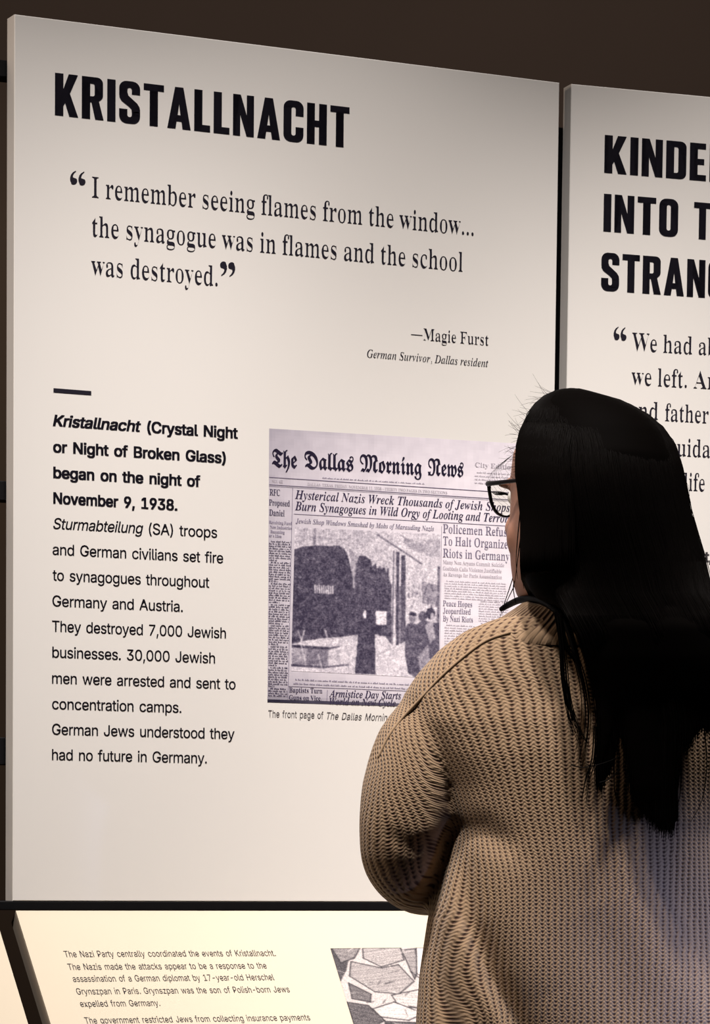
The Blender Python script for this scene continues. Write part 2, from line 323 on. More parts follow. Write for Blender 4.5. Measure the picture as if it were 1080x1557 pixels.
  's': '()10/%0f/)0D/10(/@/m/T/[/n/R02020?0=/~0P/k0k/`1//[1S/a1o/m2%0$2,0;2)0M1y0]1h0h0j1#0<14/w1J/d1h/^22/b2Q/p2m0+3(0G380j3C153F1Y3C1y3:273,2K2t2Z2]2e2B2,251}2J1n2]1U2i152n0q2j0W2^0F2K0A250D1}0P1n0e1c1`1K231<2R1$2f0c2l0?2g/z2X/^2B/F2#/41Y/)',
  't': '%S1F3A1F2h/42h/43A!/p4C0R4C0R060T/{0]/l0k/d1#/a1D/e1O/01:/+0}/*0Q/000/C/w/c/p01',
  'u': '(V10/)0g/-0G/90-/M/t/j/h03/d0`/d3A0F3A0F0e0K0=0^/z0y/g1B/a1]/d1t/m2,/|2;052E0N2H0n2H3A3+3A3+/.2J/.2J002S002>/^1|/?1X/.',
  'v': '(A0x/./?3A0(3A0z0p1H/C12/C1Z0p2Q3A393A1]/.',
  'w': '*?0_/./E3A0+3A0o0^1)/W0z/W140[1w3A2]3A3D0]3X/W3M/W3y1P4L3A533A3t/.36/.2Q1[252s2C2s2&1[1A/.',
  'x': '(7/C/.1$1T1$1$/K3A083A1I1H1)1H1d2R2:3A3%3A1K0~1K1P3,/.2?/.1&101G100i0)0//.',
  'y': '(A/^-W/l.20,..0<./0J.40V.>0b.N0x/-/?3A0(3A0z0p1H/C12/C1Z0p2Q3A393A1F.N19.31+-x0t-g0`-Z0I-S0/-Q/p-S',
  'z': '(8/X/./X/]1y2a1y2d/_2d/_3A2n3A2n2l0R/k0R/g2t/g2t/.',
  '’': '$|/c2_0%4j0l4j062_',
 },
 'serif': {
  '0': '*728/#1Y/)1)/80[/R0:/v/|0F/i0z/V1z/P3-/V4;/i5:/|5n0:6=0[6`1)6y1Z7-29722p7-3D6y3m6`426=4L5m4a5:4t4:4z3,4t1y4a0z4L0F42/v3l/R3C/82o/)!28/f2Y/o2r0/3&0[341b383,344Q3&5V2r6(2Y6B296K1s6B1Y6(1I5V1<4Q173,1<1b1I0[1Y0/1r/o',
  '1': '*705/.05/d1-/d1D/h1S/r1]0+1`0J1`5~0v520V4w084p/}4u/j5)/]5A/X5`0B5x0k622*7,3@7,3@0J3C0/3J/u3Y/h3t/d4k/d4k/.',
  '2': '*7/Q/./Q0;111y1i2Y26332R3c2e452o4d2r5;2m5m2]652C6H1~6O1_6J1G6<166#1%5G0|4V0G4]/z4n/f5$/Y5?/U5`/[6(/o6H026e0^6{1:7-1~722i7-3G6y3u6a4:6>4N5q4T5@4Q4y4H4V47443y3i3V3>3)2i0V0B310B3N0G3g0T3z0k4*1-421L4n1L4i/.',
  '3': '*71n/#1)/(0M/5/~/I/b/c/P0#/J0B/P0e/e0}0$110E160I0j0T0I0h001%/y1D/o1g/k2,/n2I/x2c0/2w0J3)0q3-1I3)1n2v222`2M2@2c1u2o1F2s0c2s0c3V1J3V1s3Z283i2P4$2b4B2m4g2p552k5f2Z602J6A256L1w6O1V6I1@69105z1&5Y0}540{4i0C4n/u5#/b55/V5K/R5h/X6//l6M006h0[6}187.1|722d7-3B6z3q6c486A4M5t4T5C4O4t4@4M4(4-3Q3`2p3C3=393g3)422l4Q2L4g1}4n1H4h0k4W0<4</q3u/S3K/=2x//2F/&',
  '4': '*71./.1./d1k/g2*/q2<0+2B0Q2B14/;14/;1r2I7(3{7(3{1w5.1w5.143{143{0Q4%0+48/q4S/g5$/d5$/.!0&1w2B1w2D4w2I5~1~53',
  '5': '*71p/#1,/(0Q/60*/I/k/d/[0$/V0C/]0c/m0x0,1*0L1.0O0m0W0P0e060z/}1;/p1a/k2%/o2C/z2]022q0P2~0{3&1V2~2*2r2O2_2m2C3%1|321S3610350o310>3#/k36007(4B7(4G5%3i5%3[5X3S5e3F5m325o0q5o0a3j163u1u3y2c3s3F3a3{3C4G2t4_2=4g1V4a0u4O0C43/v3l/W3B/@2q/02B/&',
  '6': '*72E/#1q/(1D/40x/I0T/f0701/{0`/j1;/_1|/[2k/`3a/m4Q0(5:0G5u0p6I1F6o2%7*2k723J7.3y6~4?6l4V6T4d6:4h5y4a5[4L5B4&503I5*3D5g3<6&306>2z6L2b6Q2<6I1x631^5h1I521;4K143W1K3e1k3r253z2e3}3C3w3t3e4B3F4a2w4s2D4y1b4s0y4_0>4>/h3k/B31/+!2H/g2a/k2u/y3+043;0h3A1W3;2C3)2u2q3.2Z3;2?3?1~3;1a301E2{142j181m1C1%1U0M1l0)2+/n',
  '7': '*70z/.3v5p0}5p0_5j0K5X0B5<0<4e/Z4e/`7(4{7(4{6Q1u/.',
  '8': '*721/#1?/+0]/>0-/]/g0*/R0W/L10/P1Y/_1}/v2@0I2g1+3/0P3T0)4#/l4T/d50/j5_/z6/0<6T0i6s1J7,2=723#7-3Y6w4)6[4F674X5h4_574Z4m4N4L4:423j3k313I4#2x4W2I4m2(4z1_4~174w0W4`0%4:/Y3b/;2}/*!2N3l2o4(3*4D364h3:59375U305q2~6.2l6A2S6N276R1y6N1d6D1R621B5i1<5<1C4i1X4F1{4*!26/^2V/b2r/n3.0%3D0N3L1%3H1E3=1a3*1y2V2?1o2b1O2H162)1$1]0z1,0}0c1-0B1>0(1U/n1q/b',
  '9': '*71^/#1&/(0W/508/G/~/`/r/{/n0;/q0O/z0a0.0m0D0u0V0K0o0(1)/r1C/g1c/d2B/v2m0R3.1R3;2x2}2]2]2G25281b231+290V2K0.2i/j37/W3k/Q4N/X58/m5t046I0c6o1@7*2(722W7.3(6}3O6j3s6M456)4N5V4a4{4k4:4o3J4k2T4_1e4I0{4,0?3_/i3-/C2J/,!222|2S3%2o343*3I3;3e374X3.5;2y5k2d6/2K6C2.6I1o6D1W661F5z145D1.4T143q1F3D1d3*',
  'A': '+8.|/..|/I/;/N/Q/[/e/v/x0C2S6o2o6n5e0&5w/b60/O6L/I6L/.2v/.2v/I3H/N3d/[3m/s3i0,3>1?0o1?0I0=0C/w0K/^0d/N18/I18/.!0~1j3.1j2&4G',
  'B': '+A/F/./F/H/r/O01/_0?/|0C0N0C570A5^0;5y0061/{6=/d6C/E6E/E6_2i6_4&6T4z675P5a5a4w5V4>573m4_3K3r364n2x5P2S5v1|6&1>5z0`5c0.5;/c4`/E3x/43(/.!2/3=2i3@333K3N3]3a3v3k4?3o4o3i5O3W5y3D603*6:2c6>2F6;2861215x2/5X!2k/R37/V3V/c3m/x4$0M4,194(1l3w283d2U3F2i2y2u2/2y2/0522/s2</a2M/U',
  'C': '+h3D.y2_.~1~/21G/L0r/o0H0>0&0q/j1N/Z21/U2u/Z3]/j4?0(4x0I5N0s5x1I6@2$6Y2b6i3H6n486e5D6B5S6@5j6E5y6T6(6n6B6n6B476)475j4r5J5H5$5q4U644&6F3Q6L2]681~5U1[4J1P2r1^1G2(0C2h/e3e/Q4F/Y5&/r5`0=660s6R0X5u/r52/C4@/&',
  'D': ',6/L/./L/H/t/N02/Z0>/t0B0C0B5?0=5q0/63/o6@/D6E/D6_2k6_4#6T5%675o5a6G4x6h3~6r2t6[195s0)4]/C2u/.!2l/R3M/Z3~/u4H0D4b1$4r1r4w2v4k4F4G5K3f6*2m6=2M692:6/225t2/5O2/0?22/w2:/b2L/V',
  'E': '+@/C/./C/G/p/L01/Z0?/w0D0H0D570?5n0162/q6@/F6E/F6_5e6_5e4H5M4H5A5%5+5Q4h5p4=6)3b652z692J662=60256$215n20342j383/3C3H3W3c4*3t4o414o411*3s1*3k1`3^2.3H2K3-2_2c2i202l200823/t2>/c2S/Z2x/W3a/[4?/i4n/~5:0D5[0q5w1O681O5j/.',
  'F': '*c/E/./E/H/r/P01/a0?/~0C0Q0C5@0>5n006./o6=/C6E/C6_5]6_5]4H5D4H575%4~5P4b5p4:6*3`662w6:2J682=63256+205y2/362d3:3*3E3C3Y3V3u3e4@3n4q4.4q4.1*3o1*3f1`3W2.3D2K3+2_2d2j2/2n2/0L210,28/o2D/]2X/Q2w/K3D/H3D/.',
  'G': ',H3U.z2k/#2+/31M/K0v/m0K0<0*0n/l1K/]20/W2v/]3_/l4A0*4y0K5O0u5y1J6@2$6Y2a6i3E6n4<6e5F6C5S6A5c6D5o6L5y6Y6(6n6C6n6C466)465k4p5K5F5%5o4V634)6F3T6L2`682%5V1_4K1S2t1Y1n1k0x2,092R/f3(/J3a/A46/F4U/W4f/s4k0>4k184f1`4V1y482*3a2/3a2G7G2G7G2/6y2*6a1y6T1a6P196P/Y5R/94T/$',
  'H': ',`/E/./E/H/r/N01/^0?/z0C0L0C5F0>5p016//q6>/F6E/F6_3.6_3.6E2i6A2P6;2@61265}215f2/3;4j3;4h5f4c5}4Y614I6;416A3k6E3k6_7Q6_7Q6E7%6>6g606Y5q6U5F6U0L6Y/|6h/`7%/O7Q/H7Q/.3k/.3k/H4;/N4V/]4e/x4j0L4j2j2/2j2/0L23/z2A/^2]/N3./H3./.',
  'I': '(@/B/./B/H/n/P0//_0?/x0D0D0D5R0?5y0265/r6@/B6E/B6_326_326E2`6@2D65255y205R200G220+27/q2A/a2S/U2m/M34/H34/.',
  'J': ')N0w.&0I.+/|.8/Y.L/?.h///-/)/P/./q/>0//U0>/q0C030>0J000Y/u0_/W0[/A0F.l0K.Z0Y.O0q.L15.R1I.d1S/%1V/N1V541T5X1N5t1B6,10690p6@0J6E0J6_4@6_4@6E3z6A3c6:3R6.3I5w3D5Z3B0X34/N2g.a1|.5',
  'K': ',L/F/./F/H/s/N02/^0@/z0D0L0D5F0?5p0260/r6?/G6E/G6_3/6_3/6E2j6A2Q6;2A61275}225f202}4J5>4j5d4t6&4j684M6B3x6E3x6_716_716E7#6E6B685Z5l4n5+3Y3o6k/t6}/a73/S7H/K7d/H7d/.3i/.3i/H44/I4K/M4Y/V4^/b4W/u4C062I2_202G200L25/z2B/^2^/N3//H3//.',
  'L': '+)/E/./E/H/r/N01/^0?/z0C0L0C5F0>5q0161/q6?/F6E/F6_3:6_3:6E2q6C2V6>2C64286#215h2/5F200024/u2</f2J/^2_/X2}/W3e/]4A/j4n0&590K5X0|5t1a641a5i/.',
  'M': '.P/C/./C/H/o/N00/^0?/y0D0J0D5K0B5i0=5~0362/~6</f6B/D6E/D6_236_4D1N6U6_9A6_9A6E8s6=8Y6.8K5o8F5E8F0S8H0.8M/o8W/[8g/Q8}/K9@/H9@/.5`/.5`/H6$/L6</S6L/_6V/q6[0.6^0P6^5e3t/.3X/.0r5U0r0K0w/w1,/Z1I/L1w/H1w/.',
  'N': ',35k.y0t4v0t0I0x/x1+/]1E/N1s/H1s/./I/./I/H/i/K0$/Q04/[0>/m0C0)0E0I0E5T/x6*/e6=/I6E/I6_1d6_5X1v5V5e5Q5|5G60576;4{6A4Y6E4Y6_7(6_7(6E6W6?6=61605p6,5C6,.y',
  'O': ',c3J.y2^/$1v/91:/Y0b0*060_/r1A/_2*/W2t/_3b/r4K065-0b5c1;631y6S2b6h3Q6o4>6h5%6T5b646:5e6e507*4M7=3d7D2t7=2*7*1A6e0_690*5`/Y4~/949/$!3P/@4A/T4w065<1A5G2t5B3{524q4s5U4N6(3}6C3I6L2X681~5V1^4K1R2t1W1n1h0x2(082L/e2x/I',
  'P': '*w/E/./E/H/r/N01/^0?/z0C0L0C5F0>5p016//q6>/F6E/F6_2_6_3s6X4a6G546,5V5c5m555t4Z5m4$5W3R543,4^2j3z2X3.2R2/2R2/0L23/z2A/^2]/N3./H3./.!2/2w2z2{3A3+3[3>3l3Z3w4%3z4V3t5@3a5p3J6*3-662c6:2I672:6/225{2/5d',
  'R': '+o/E/./E/H/r/N01/^0?/z0C0L0C5F0>5p016//q6>/F6E/F6_2d6_3f6Y4U6J55625_5j5x5<6$4_5w4$5Y3Q5*3-4A2n6;/z6Z/T6k/K7)/H7)/.4e/.2L2]2/2]2/0L23/z2A/^2]/N3./H3./.!2/2}2O2}3#3%3J323h3G3{3e4,40404a4)5D3n5r3H612o6:2M672:6-225t2/5P',
  'S': '*M/o.y/o1f011f0D0~0]0G0{/y1D/[1o/J2E/D2i/H3,/R3E/e3W/{3b0;3f0Y3]1(3A1K2p1i1m2<0|2j0G3>003b/~4./y4Z0$59085k0W671%6U1V6i236o2w6h4*6N496R4C6]4I6o4f6o4f4G4L4G4:4}3|5O3]5u38672k6H2A6N1n6G1J63135o1,5H135#1F4b1g4H294/3?3]3v3?4E2|4c2[4v285$1l5)1@4|0_4f0*4@/Y3i/:3+/%2>.z1g.}0R/@0D/>0;/905/.0/.y',
  'T': '+#0^/.0^/H11/M1N/]1^/z1c0L1c6=1&680W6)055l/v5I/d4y/Y4E/>4E/>6_5v6_5v4D5]4D5J565$5m4G623N6=3N0L3S/x3c/[4#/M4T/H4T/.',
  'U': ',137.v2>.}1U/61#/Y0]0/0H0o0A1b0A5F0<5p0/6//o6>/D6E/D6_3,6_3,6E2f6A2N6;2=61235}2/5f2-1J210o2<0B2O/|2j/c33/T3`/O4R/]5.0(5O0i5Z1h5Z5E5U5o5G6/5+6=4U6E4U6_6{6_6{6E6T6<6=6,615m6-5E6-2.6%1*5l0:5H/_4p/94..}',
  'V': '++2].v/q5I/a5k/P6*/:6<.t6E.t6_2Z6_2Z6E226C1s6<1c6.1^5u1a5b3G1O4s5D4z5^4}5t4x6.4j6;4O6B4)6E4)6_6J6_6J6E6.6A5s655`5w5K5L2w.v',
  'W': '..1y.y/_5[/R5z/E64/26@.r6E.r6_2-6_2-6E1m6B1Y6;1O6/1K5v1N5]1V5=2m1_4,4z3q5e3e6&3T683=6@2v6E2v6_6F6_6F6E5{6A5d635[5x5e5Q6{1r825X855p816+8$697k6A7K6E7K6_9K6_9K6E926<8z6+8k5l8]5G6P.y65.y4B482;.y',
  'X': '+l/?/./?/H/j/P06/i0Z072@2V005t/v61/`6@/C6E/C6_316_316E2U6A2A652;5}2?5l3P3v4K5>4_5a4f5{4^644F6@3{6E3{6_6c6_6c6E646?5k6.5H5j5$5>3i3P5z0)6B/W6S/L6l/H6l/.3)/.3)/H3W/L3o/X3w/l3q0)3`0J2X201G0L180113/r1;/Z1T/M1~/H1~/.',
  'Y': '+(0l/.0l/H1=/N1W/^1f/z1j0L1j2*/t5R/Z5|/C67//6@.u6D.u6_2T6_2T6D2+6B1s6<1g611c6#1f5o382q4]534n5V4t5r4l604R6?3~6D3~6_6F6_6F6D6.6>5t605a5v5L5Y3U2O3U0L3Z/z3h/^4(/N4T/H4T/.',
  'a': ')c3A.z2r/%2V/=2J/c1u/>1@/(0c.|04/(/k/?/T/b/L02/S0[/j1%031E1+1o2H2;2H3-2D3Q263l1z3z1V4#123{0w3q0p3_1-31112y1,2a0y2M0c2@0G2<0+2A/r2O/d2e/`3%/f3G/x3f0;3~0b46164B1l4F2Q4B3*453N3z3g3Z3v313{2Y3{013~/j4(/d41/b4</e4I/m4V/W44/83j/$!1[/a1l/d1~/l26/z2H022H1w1o1e1H1H121#1*0Q1/0&1@/i',
  'b': ')|/o.x/o5T/m5|/f66/U6A/:6F/:6_1H6_1H3f1l4,2:4?2j4F3A4?3n4)473b4R334d2V4j1r4c1)4M0D4+/j3X/A34/.2i.~2>.z1m/$1@/80q/X/~.x!20/C2P/I2i/Z2z/x3.0b331i3.2_2y3<2h3T2P3c223h1w3d1b3X1Q3E1H3.1H0:1O/h1f/L',
  'c': '(r1c.z1,/&0U/>0,/d/g09/R0t/K1Y/S2D/k3&043Y0d4%1@4?2#4G2Q4D2w493;4(3Q3l3`3Q3d333`2u3S2b3?2T3%2P2`2X2K2p2D3;2F3Z2A3p233}1w4%1Q3w163W1%3#0|271$1N110r1F0F1c0%2)/n2P/h2t/n3:/~3Z0?3o0.37/N2Q/+',
  'd': '*/1J.z0t/&0H/>/~/c/c07/Q0q/K1U/Q2C/e3(0&3[0M4&0|4>1S4F2$4@2K4-2m3h2m5h2i6&2]692F6B2%6F2%6_4G6_4G0D4I0$4P/l4_/_4{/W4{/>3}/62m.z2m/i2L/?1}/&!1z/X26/^2M/m2a0(2m0E2m3.2e3E2S3X2=3e1~3i1b3d1K3S1<3:1.2X1)1_1-0g1;0+1J/m1`/^',
  'e': '(}1`.z1(/&0R/>0*/c/f0:/R0x/K1e/R2L/g3,0,3]0V4&1-4>1e4F2?4@2n4-393h3U3<3f2b3l1r1(1r100|1H0A1o/y2I/n2p/u38003X0T3o0@3F/e2t/>2?/&!1&2>2L2>2I3=2@3d253t2$3~1k4%1M3x183^1+32',
  'f': '&T/D/./D/F/Z/I/j/O/s/W/y/c/|/w/}3c/F3c/F4:/}4:/}4{0&5Q075{0R6A0w6Y1H6h1~6m2[6f3+6P3>6;3J6#3N5f3J5I3=543*5&2o4~2V5&2C52275B235X265n2F6<2@6H2,6L1n6G1`681X5z1V5W1V4:2O4:2O3c1V3c1V051Z/k1f/T1}/J2I/F2I/.',
  'g': ')I1S,l0s,o0A,x/v--/Y-B/I-Y/C-t/L.7/h.O0:.c/p.z/X/;/Q/[/X0#/n0B070_0m0y0818/n1Z/V2*/O2]/U3./j3U0.3u0W421-4A1e4F2D4A2|414D414D3U3U3U3i373u2r3y2O3s2%3b1[3F1=2}1%2Q0s1{0n1M0p150l0}0b0o0Q0k0>0r0,1+/|1L/x2m/u3H/k3p/Y4//A4=.{4B.Q4;.#4$-Y3]-:3*,~2E,q!1e131{17201A2<1S2F1|2I2Z2F392<3b203s1{3~1e4%1O3~1>3s133b1(391#2Z1(1|131S1>1A1O17!1j-52R-:3(-H3D-`3N.%3I.<39.J2y.R2Q.U0e.U0J.;0A-w0I-^0b-H1/-:',
  'h': '*?/I/./I/F/c/J/r/T/z/g/}0&/}5e/{6$/s67/d6B/J6G/J6_1V6_1V3S2$4#2T4=304F3j4<483y4P3G4X2[4X0&4[/g4c/U4r/J5//F5//.2M/.2M/F2l/M2z/a3#0&3#2d2}3-2v3F2h3U2N3Z203T1p3B1V3#1V0&1X/g1a/U1o/J2,/F2,/.',
  'i': '&=0k5-0M52055C0#5[/z5y0#6<056T0M6f0k6k1-6f1F6T1V6<1[5y1V5[1E5C1-52!/I/./I/F/c/K/s/T/z/f/}0&/}3=/{3]/u3o/f3x/L3|/M4:1W4:1W0&1Y/g1a/U1o/K2,/F2,/.',
  'j': '&N0s5/0U540=5D0,5^0&5{0-6>0=6V0U6h0s6m166h1N6V1`6>1e5{1`5^1N5E1654!/d,l/?,o.y,z.]-/.G-E.9-_.5-{.9.9.E.L.Y.Y.s.^/1.Y/D.N/Q.</U.%/R-q/>-I/F-9/]-4/x-:0+-M01-l03.8033:003Z0&3o/p3y/O3}/O4:1h4:1h.i1c.21Q-a17-=0m-$0?,q',
  'k': ')y/H/./H/F/c/K/s/U/z/g/}0&/}5c/{6$/u68/g6A/L6F/M6_1V6_1V1v2s373+3O313e3+3r2u3y2R3|2R4:4o4:4o3|4I3u4%3d3`3I2l2W4p/b5*/M5B/F5B/.2Z/.2Z/F2v/I3%/P3*/^3&/j1m1U1V1B1V0&1X/g1a/U1o/K2,/F2,/.',
  'l': '&?/I/./I/F/c/K/s/T/z/f/}0&/}5c/{6#/u67/g6B/L6F/L6_1W6_1W0&1Y/g1a/U1o/K2,/F2,/.',
  'm': '-3/I/./I/F/c/J/r/T/z/g/}0&/}3?/{3Z/s3n/d3y/J3}/J4:1T4:1T3P1}3}2O4=3&4F3c4=413{4I3K4t3{5I4=6%4F6_4<7,3y7D3G7L2[7L0&7N/g7V/U7e/J7}/F7}/.5D/.5D/F5]/J5k/U5s/h5u0&5u2d5s3-5l3F5^3U5D3Z5(3T4h3C4O3&4O0&4Q/h4Y/U4h/J5#/F5#/.2I/.2I/F2b/J2p/U2x/h2z0&2z2d2x3,2q3F2c3U2I3Z2+3T1l3B1T3#1T0&1V/h1^/V1l/K2(/F2(/.',
  'n': '*?/I/./I/F/c/J/r/T/z/g/}0&/}3?/{3Z/s3n/d3y/J3}/J4:1V4:1V3T2#4#2T4>304F3j4<483y4P3G4X2[4X0&4[/g4c/U4r/J5//F5//.2M/.2M/F2l/M2z/a3#0&3#2d2}3-2v3F2h3U2N3Z203T1p3B1V3#1V0&1X/g1a/U1o/J2,/F2,/.',
  'o': ')W1v.z17/&0[/?0./f/g0=/Q0x/J1`/Q2H/g3*0.3[0[4&174>1u4F2W4>334&3a3]4(3+4=2J4D1`4=0v4(0:3a/d34/>2X/&!1v/?24/D2H/Q2W/i2`0(2e0M2h1`2d2s2U3Y2G3q234#1v4)1[4#1G3q193Y1,2s1(1a1,0N110(19/i1H/Q1]/D',
  'p': '*1/H,n/H-*/]--/k-3/t->/z-L/}.)/}30/{3V/t3m/f3x/K3~/K4:1O4:1O3M1r3}2C4>2x4G3O4?3{4(4D3^4`3.4p2N4v1i4p0~4_0@4B/g3y/@3K/&2s.z2D/%1x/;1V/_1X-j1]-O1f->1t-32,--2F-+2F,n!2C/X2`/^2u/m3*0,390i3>1a3:2V3-372z3P2e3`2H3e2+3^1m3H1V3#1V0:1i/t2%/`',
  'q': '*%2#,n2#-+2I-/2`-82j-J2n-g2n/Y2J/91|/%1M.{0v/&0I/=0$/a/d04/R0l/L1P/S2>/j2~013X0`4%1:4?1x4G2J4A2v4.3E3j484I4H4I4H-g4K-K4R-94b-/4|-+4|,n!2*/Z2@/_2U/j2f/|2n082n3-2g3Y2P3u2+3~1g3x1N3h1=3K1-2e1(1c1-0j1=0.1N/o1f/`',
  'r': '(i/I/./I/F/c/K/s/T/z/f/}0&/}3=/{3]/t3p/f3x/L3|/M4:1S4:1S3=1p3h274-2Y4@2|4F3F4A3a413q3s3v3R3r383e2~3P2q372l2{2o2l2y2H3E293I2$3B1l3.1^2h1X2>1X0&1]/f1h/T1}/J2F/F2F/.',
  's': '(j1[.z1//$0U/70A/;0-/4/{.|/d.|/d0r/~0r07090U/i0o/T1//H1K/D1m/H2*/V29/k2>0+280E2%0]1c0q0t1;0E1W0$1w/m2@/f2i/k36/x3Y053x0T440z4B1L4G1r4C2^422m472x4G314G312k2u2k2a3@2E3d1~3y1X4$1<3|1&3q0u3_0q3H0u321%2{192k2=2:2j1z3.1]3?173E0b3@0432/i2u/I2S/22-/#',
  't': '&k12.{0i.~0K/-06/>/~/d/w0>/w3f/L3f/L4*0W580|5d1:6/1Q6/1Q4:2U4:2U3f1Q3f1Q0N1S031Y/{1d/o1u/k20/q2C0&2S0C2l062Q/`2//<1b/&',
  'u': '*61=.z0n/#0M/105/H0$/h/v04/s0e/s37/q3U/j3l/Y3x/?3}/?4:1M4:1M0B1P0+1[/t1l/h2&/d2D/i2_/x2u062u372r3W2j3m2X3y2:3}2:4:4N4:4N0<4Q/{4Y/i4j/`5*/Z5*/A4*/92u.z2u/k2X/K25/31i/#',
  'v': ')*1N.z/h37/O3j/@3w/*3|/*4:1o4:1o3}1L3z1>3q1:3b1<3U23103$3>3-3[3&3n2o3y2O3}2O4:424:423~3u3u3e3f3I301i.z',
  'w': '+510.z/G3P/73o/,3w.y3|.y4:1H4:1H3|173z1,3v1%3n1#3b1,3>1s172Z3#2C3h2:3u2.3{1u3~1u4:4M4:4M3|463x4)3p4#3b4&3L4a1L5K3C5R3a5O3m5H3u593z5#3~5#4:6O4:6O3~6=3z613o5x3F41.z3u.z2m2E1J.z',
  'x': ')=/5/./5/D/b/Y000(111E/o3N/R3o/43|/44:1v4:1v3}1_3{1P3t1K3h1X3I212R2z3V2~3f2{3p2s3w2d3{2K3}2K4:4;4:4;4$3l3l3@3@2G223y/e4//N49/H4G/E4G/.1b/.1b/F1v/G2)/K21/R24/[20/o1G1#0f0/0W/t0R/b0W/Q0g/G1)/D1)/.',
  'y': '(|/},l/Y,r/=-(/*-C/#-f/(-~/5.9/I.H/d.M/|.I03.?0?.-0B-a0G-S0T-O0h-X1#-u1;.F1K/&/e3;/S3a/E3s/:3z/&3|/&4:1l4:1l3|1S3z1D3v1<3n193`1@3D241+3%3I3(3_3$3m2w3v2f3{2N3|2N4:4*4:4*3|3r3w3d3i3V3P1l.e1R.&1;-S0}-40c,z0E,p',
  'z': '(q/A/./A/C1u3s193s0d3m0@3[0&3:/p2c/U2c/^4:3`4:3`3x15/S2./V2Q/`2m/p310;3I0u3b0u3U/.',
 },
 'slant': {
  'A': '*z-~/.-~/G.@/L.[/[.v/v4M6h4j6h4R0J4X/}4j/a5,/N5T/G5T/.2)/.2)/G2H/L2a/W2p/i2}0.3&0U3)1K0e1K/x0L/`0(/W/k/_/Y/u/N0>/G0>/.!1+1u3+1u364T',
  'B': '+/.V/..V/E.s/G///M/@/X/O/l/]0,/i0S1+5R1-5l1)6$0x630b6:0A6?0A6W2k6W3n6S4^6H59645^5s5t5M5{4z5o4?5K3k4l3E3u3+4T2m5#2K5=1|5E1J5>0q5)0?4l/|4K/b3~/L3K/;2h/11z/.!3#3=3O3M3q3h4.4/4<4Y4A504;5Z4*5y3h603>663)622u6&2l5o2.392?38!1r/O2E/U2n/g340)3M0O3]0~3b1X3Y213@2U2r2l272s2%2s1<0*1:/q1@/_1R/S',
  'C': '+=2M.x1r.|1A/+0q/=0J/U0+/u/m0>/Z0i/P1</L1p/R2_/f3M0(480P4y1&5V1`6*2D6M3,6c3r6j4]6e5q6M6+6T6:6j6U6j6*475h495d4t5W5I5D5p5(604b6A486F3e6@396-2k5h2D5;1|4]1]3r1D3%1529101N150t1C0G1[/~1|/c2H/Q2v/L3U/T40/m4c09560r5R0[4t/t43/C3D/%',
  'D': ',#.V/..V/E.s/G///M/@/X/O/l/]0,/i0S1+5R1-5h1)6#0x620b6:0A6?0A6W3>6W4o6F5w5l6W4o6l3N6d2Y6K1h5}0|5E0>4u/w4H/[3s/F3;/92T/11b/.!1w/M2[/U3:/p3m0<4=0q4`1T4y2A5.33534(5)5#4g5c466-3L693/662y6,2m5v2d5]1@0H19/x1</d1G/W1Y/O',
  'G': ',;2j.x1l/$0}/>0A/i/q0F/V10/M2$/S2o/h3Z0,4B0V5%105[1n6-2F6G2{6Z3U6f436j4u6e6&6M696T6H6j6b6j664D5u4D5p4|5b5N5K5r5-614c6@476E3f6?3:6+2l5g2C591{4[1Z3r1A3(122;1-1Q120r1A0A1[/v2#/Y2O/I3(/C3T/H3t/Y4-/u4<0B4W1Q4a2*4]2?4P2K492Q3q2T3q2m6|2m6|2S6X2N6H2=6<1~611Y5_/]4g/93k/#',
  'H': ',H.V/..V/E.s/G///M/@/X/O/l/]0,/i0S1+5R1-5l1)6$0w630a6<0A6?0A6W3m6W3m6?3O6=39673&6,2t5t2h5X2-3=4i3=5C5S5E5l5A6$54634y6<4X6?4X6W8*6W8*6?7i6=7R697A6.735x7%5^6u575]0N5S/v5W/a5e/R5z/I6?/E6?/.2o/.2o/E30/G3G/M3X/X3h/l3u0,4]2j1|2j1D0N1;/u1C/[1Z/L2&/E2&/.',
  'J': '(y/^-|.y.&.J.;./.[.%/..+/I.9/a.O/p.l/u/)/q/</g/H/U/L/@/J/,/6.X/<.K/N.G/g.M/x.^0,.{09/I1s5R1u5h1q6#1e621N6:1-6?1-6W4X6W4X6?4;6=4$673n6,3`5t3S5X3G521|/p1i/91O.i11.H0g.308.$',
  'L': '+&.V/..V/E.s/G///M/@/X/O/l/]0,/i0S1+5R1-5h1)5~0x630b6;0@6?0@6W3m6W3m6?3O6=38673%6+2s5s2f5V1E0O19/n1>/`1N/W28/Q2w/U3R/d4(/z4Q0>4w0h5;1A5[1A4w/.',
  'M': '-e28.y1P5.030001/u05/`0B/R0W/I0x/E0x/..T/..T/E.r/G/-/M/>/X/M/l/Z0,/g0S1)5R1+5k1&6$0v630`6<0?6?0?6W2o6W3N1>6t6W9H6W9H6?9+6=8p678^6,8O5t8B5X86526t046r/u6z/[77/L7_/E7_/.42/.42/E4P/G4h/N4y/Z5+/k570*5D0S6[5?2T.y',
  'N': '+h49.y1J4x090N00/u08/[0P/L0x/E0x/..T/..T/E.q/G/,/M/>/X/N/l/Z0,1$5H1&5`0~5y0p6/0W6:046?046W2E6W4f1G5q5U5s5i5o6#5b635K6;5+6?5+6W7N6W7N6?726=6w686e6,6U5u6H5Y4W.y',
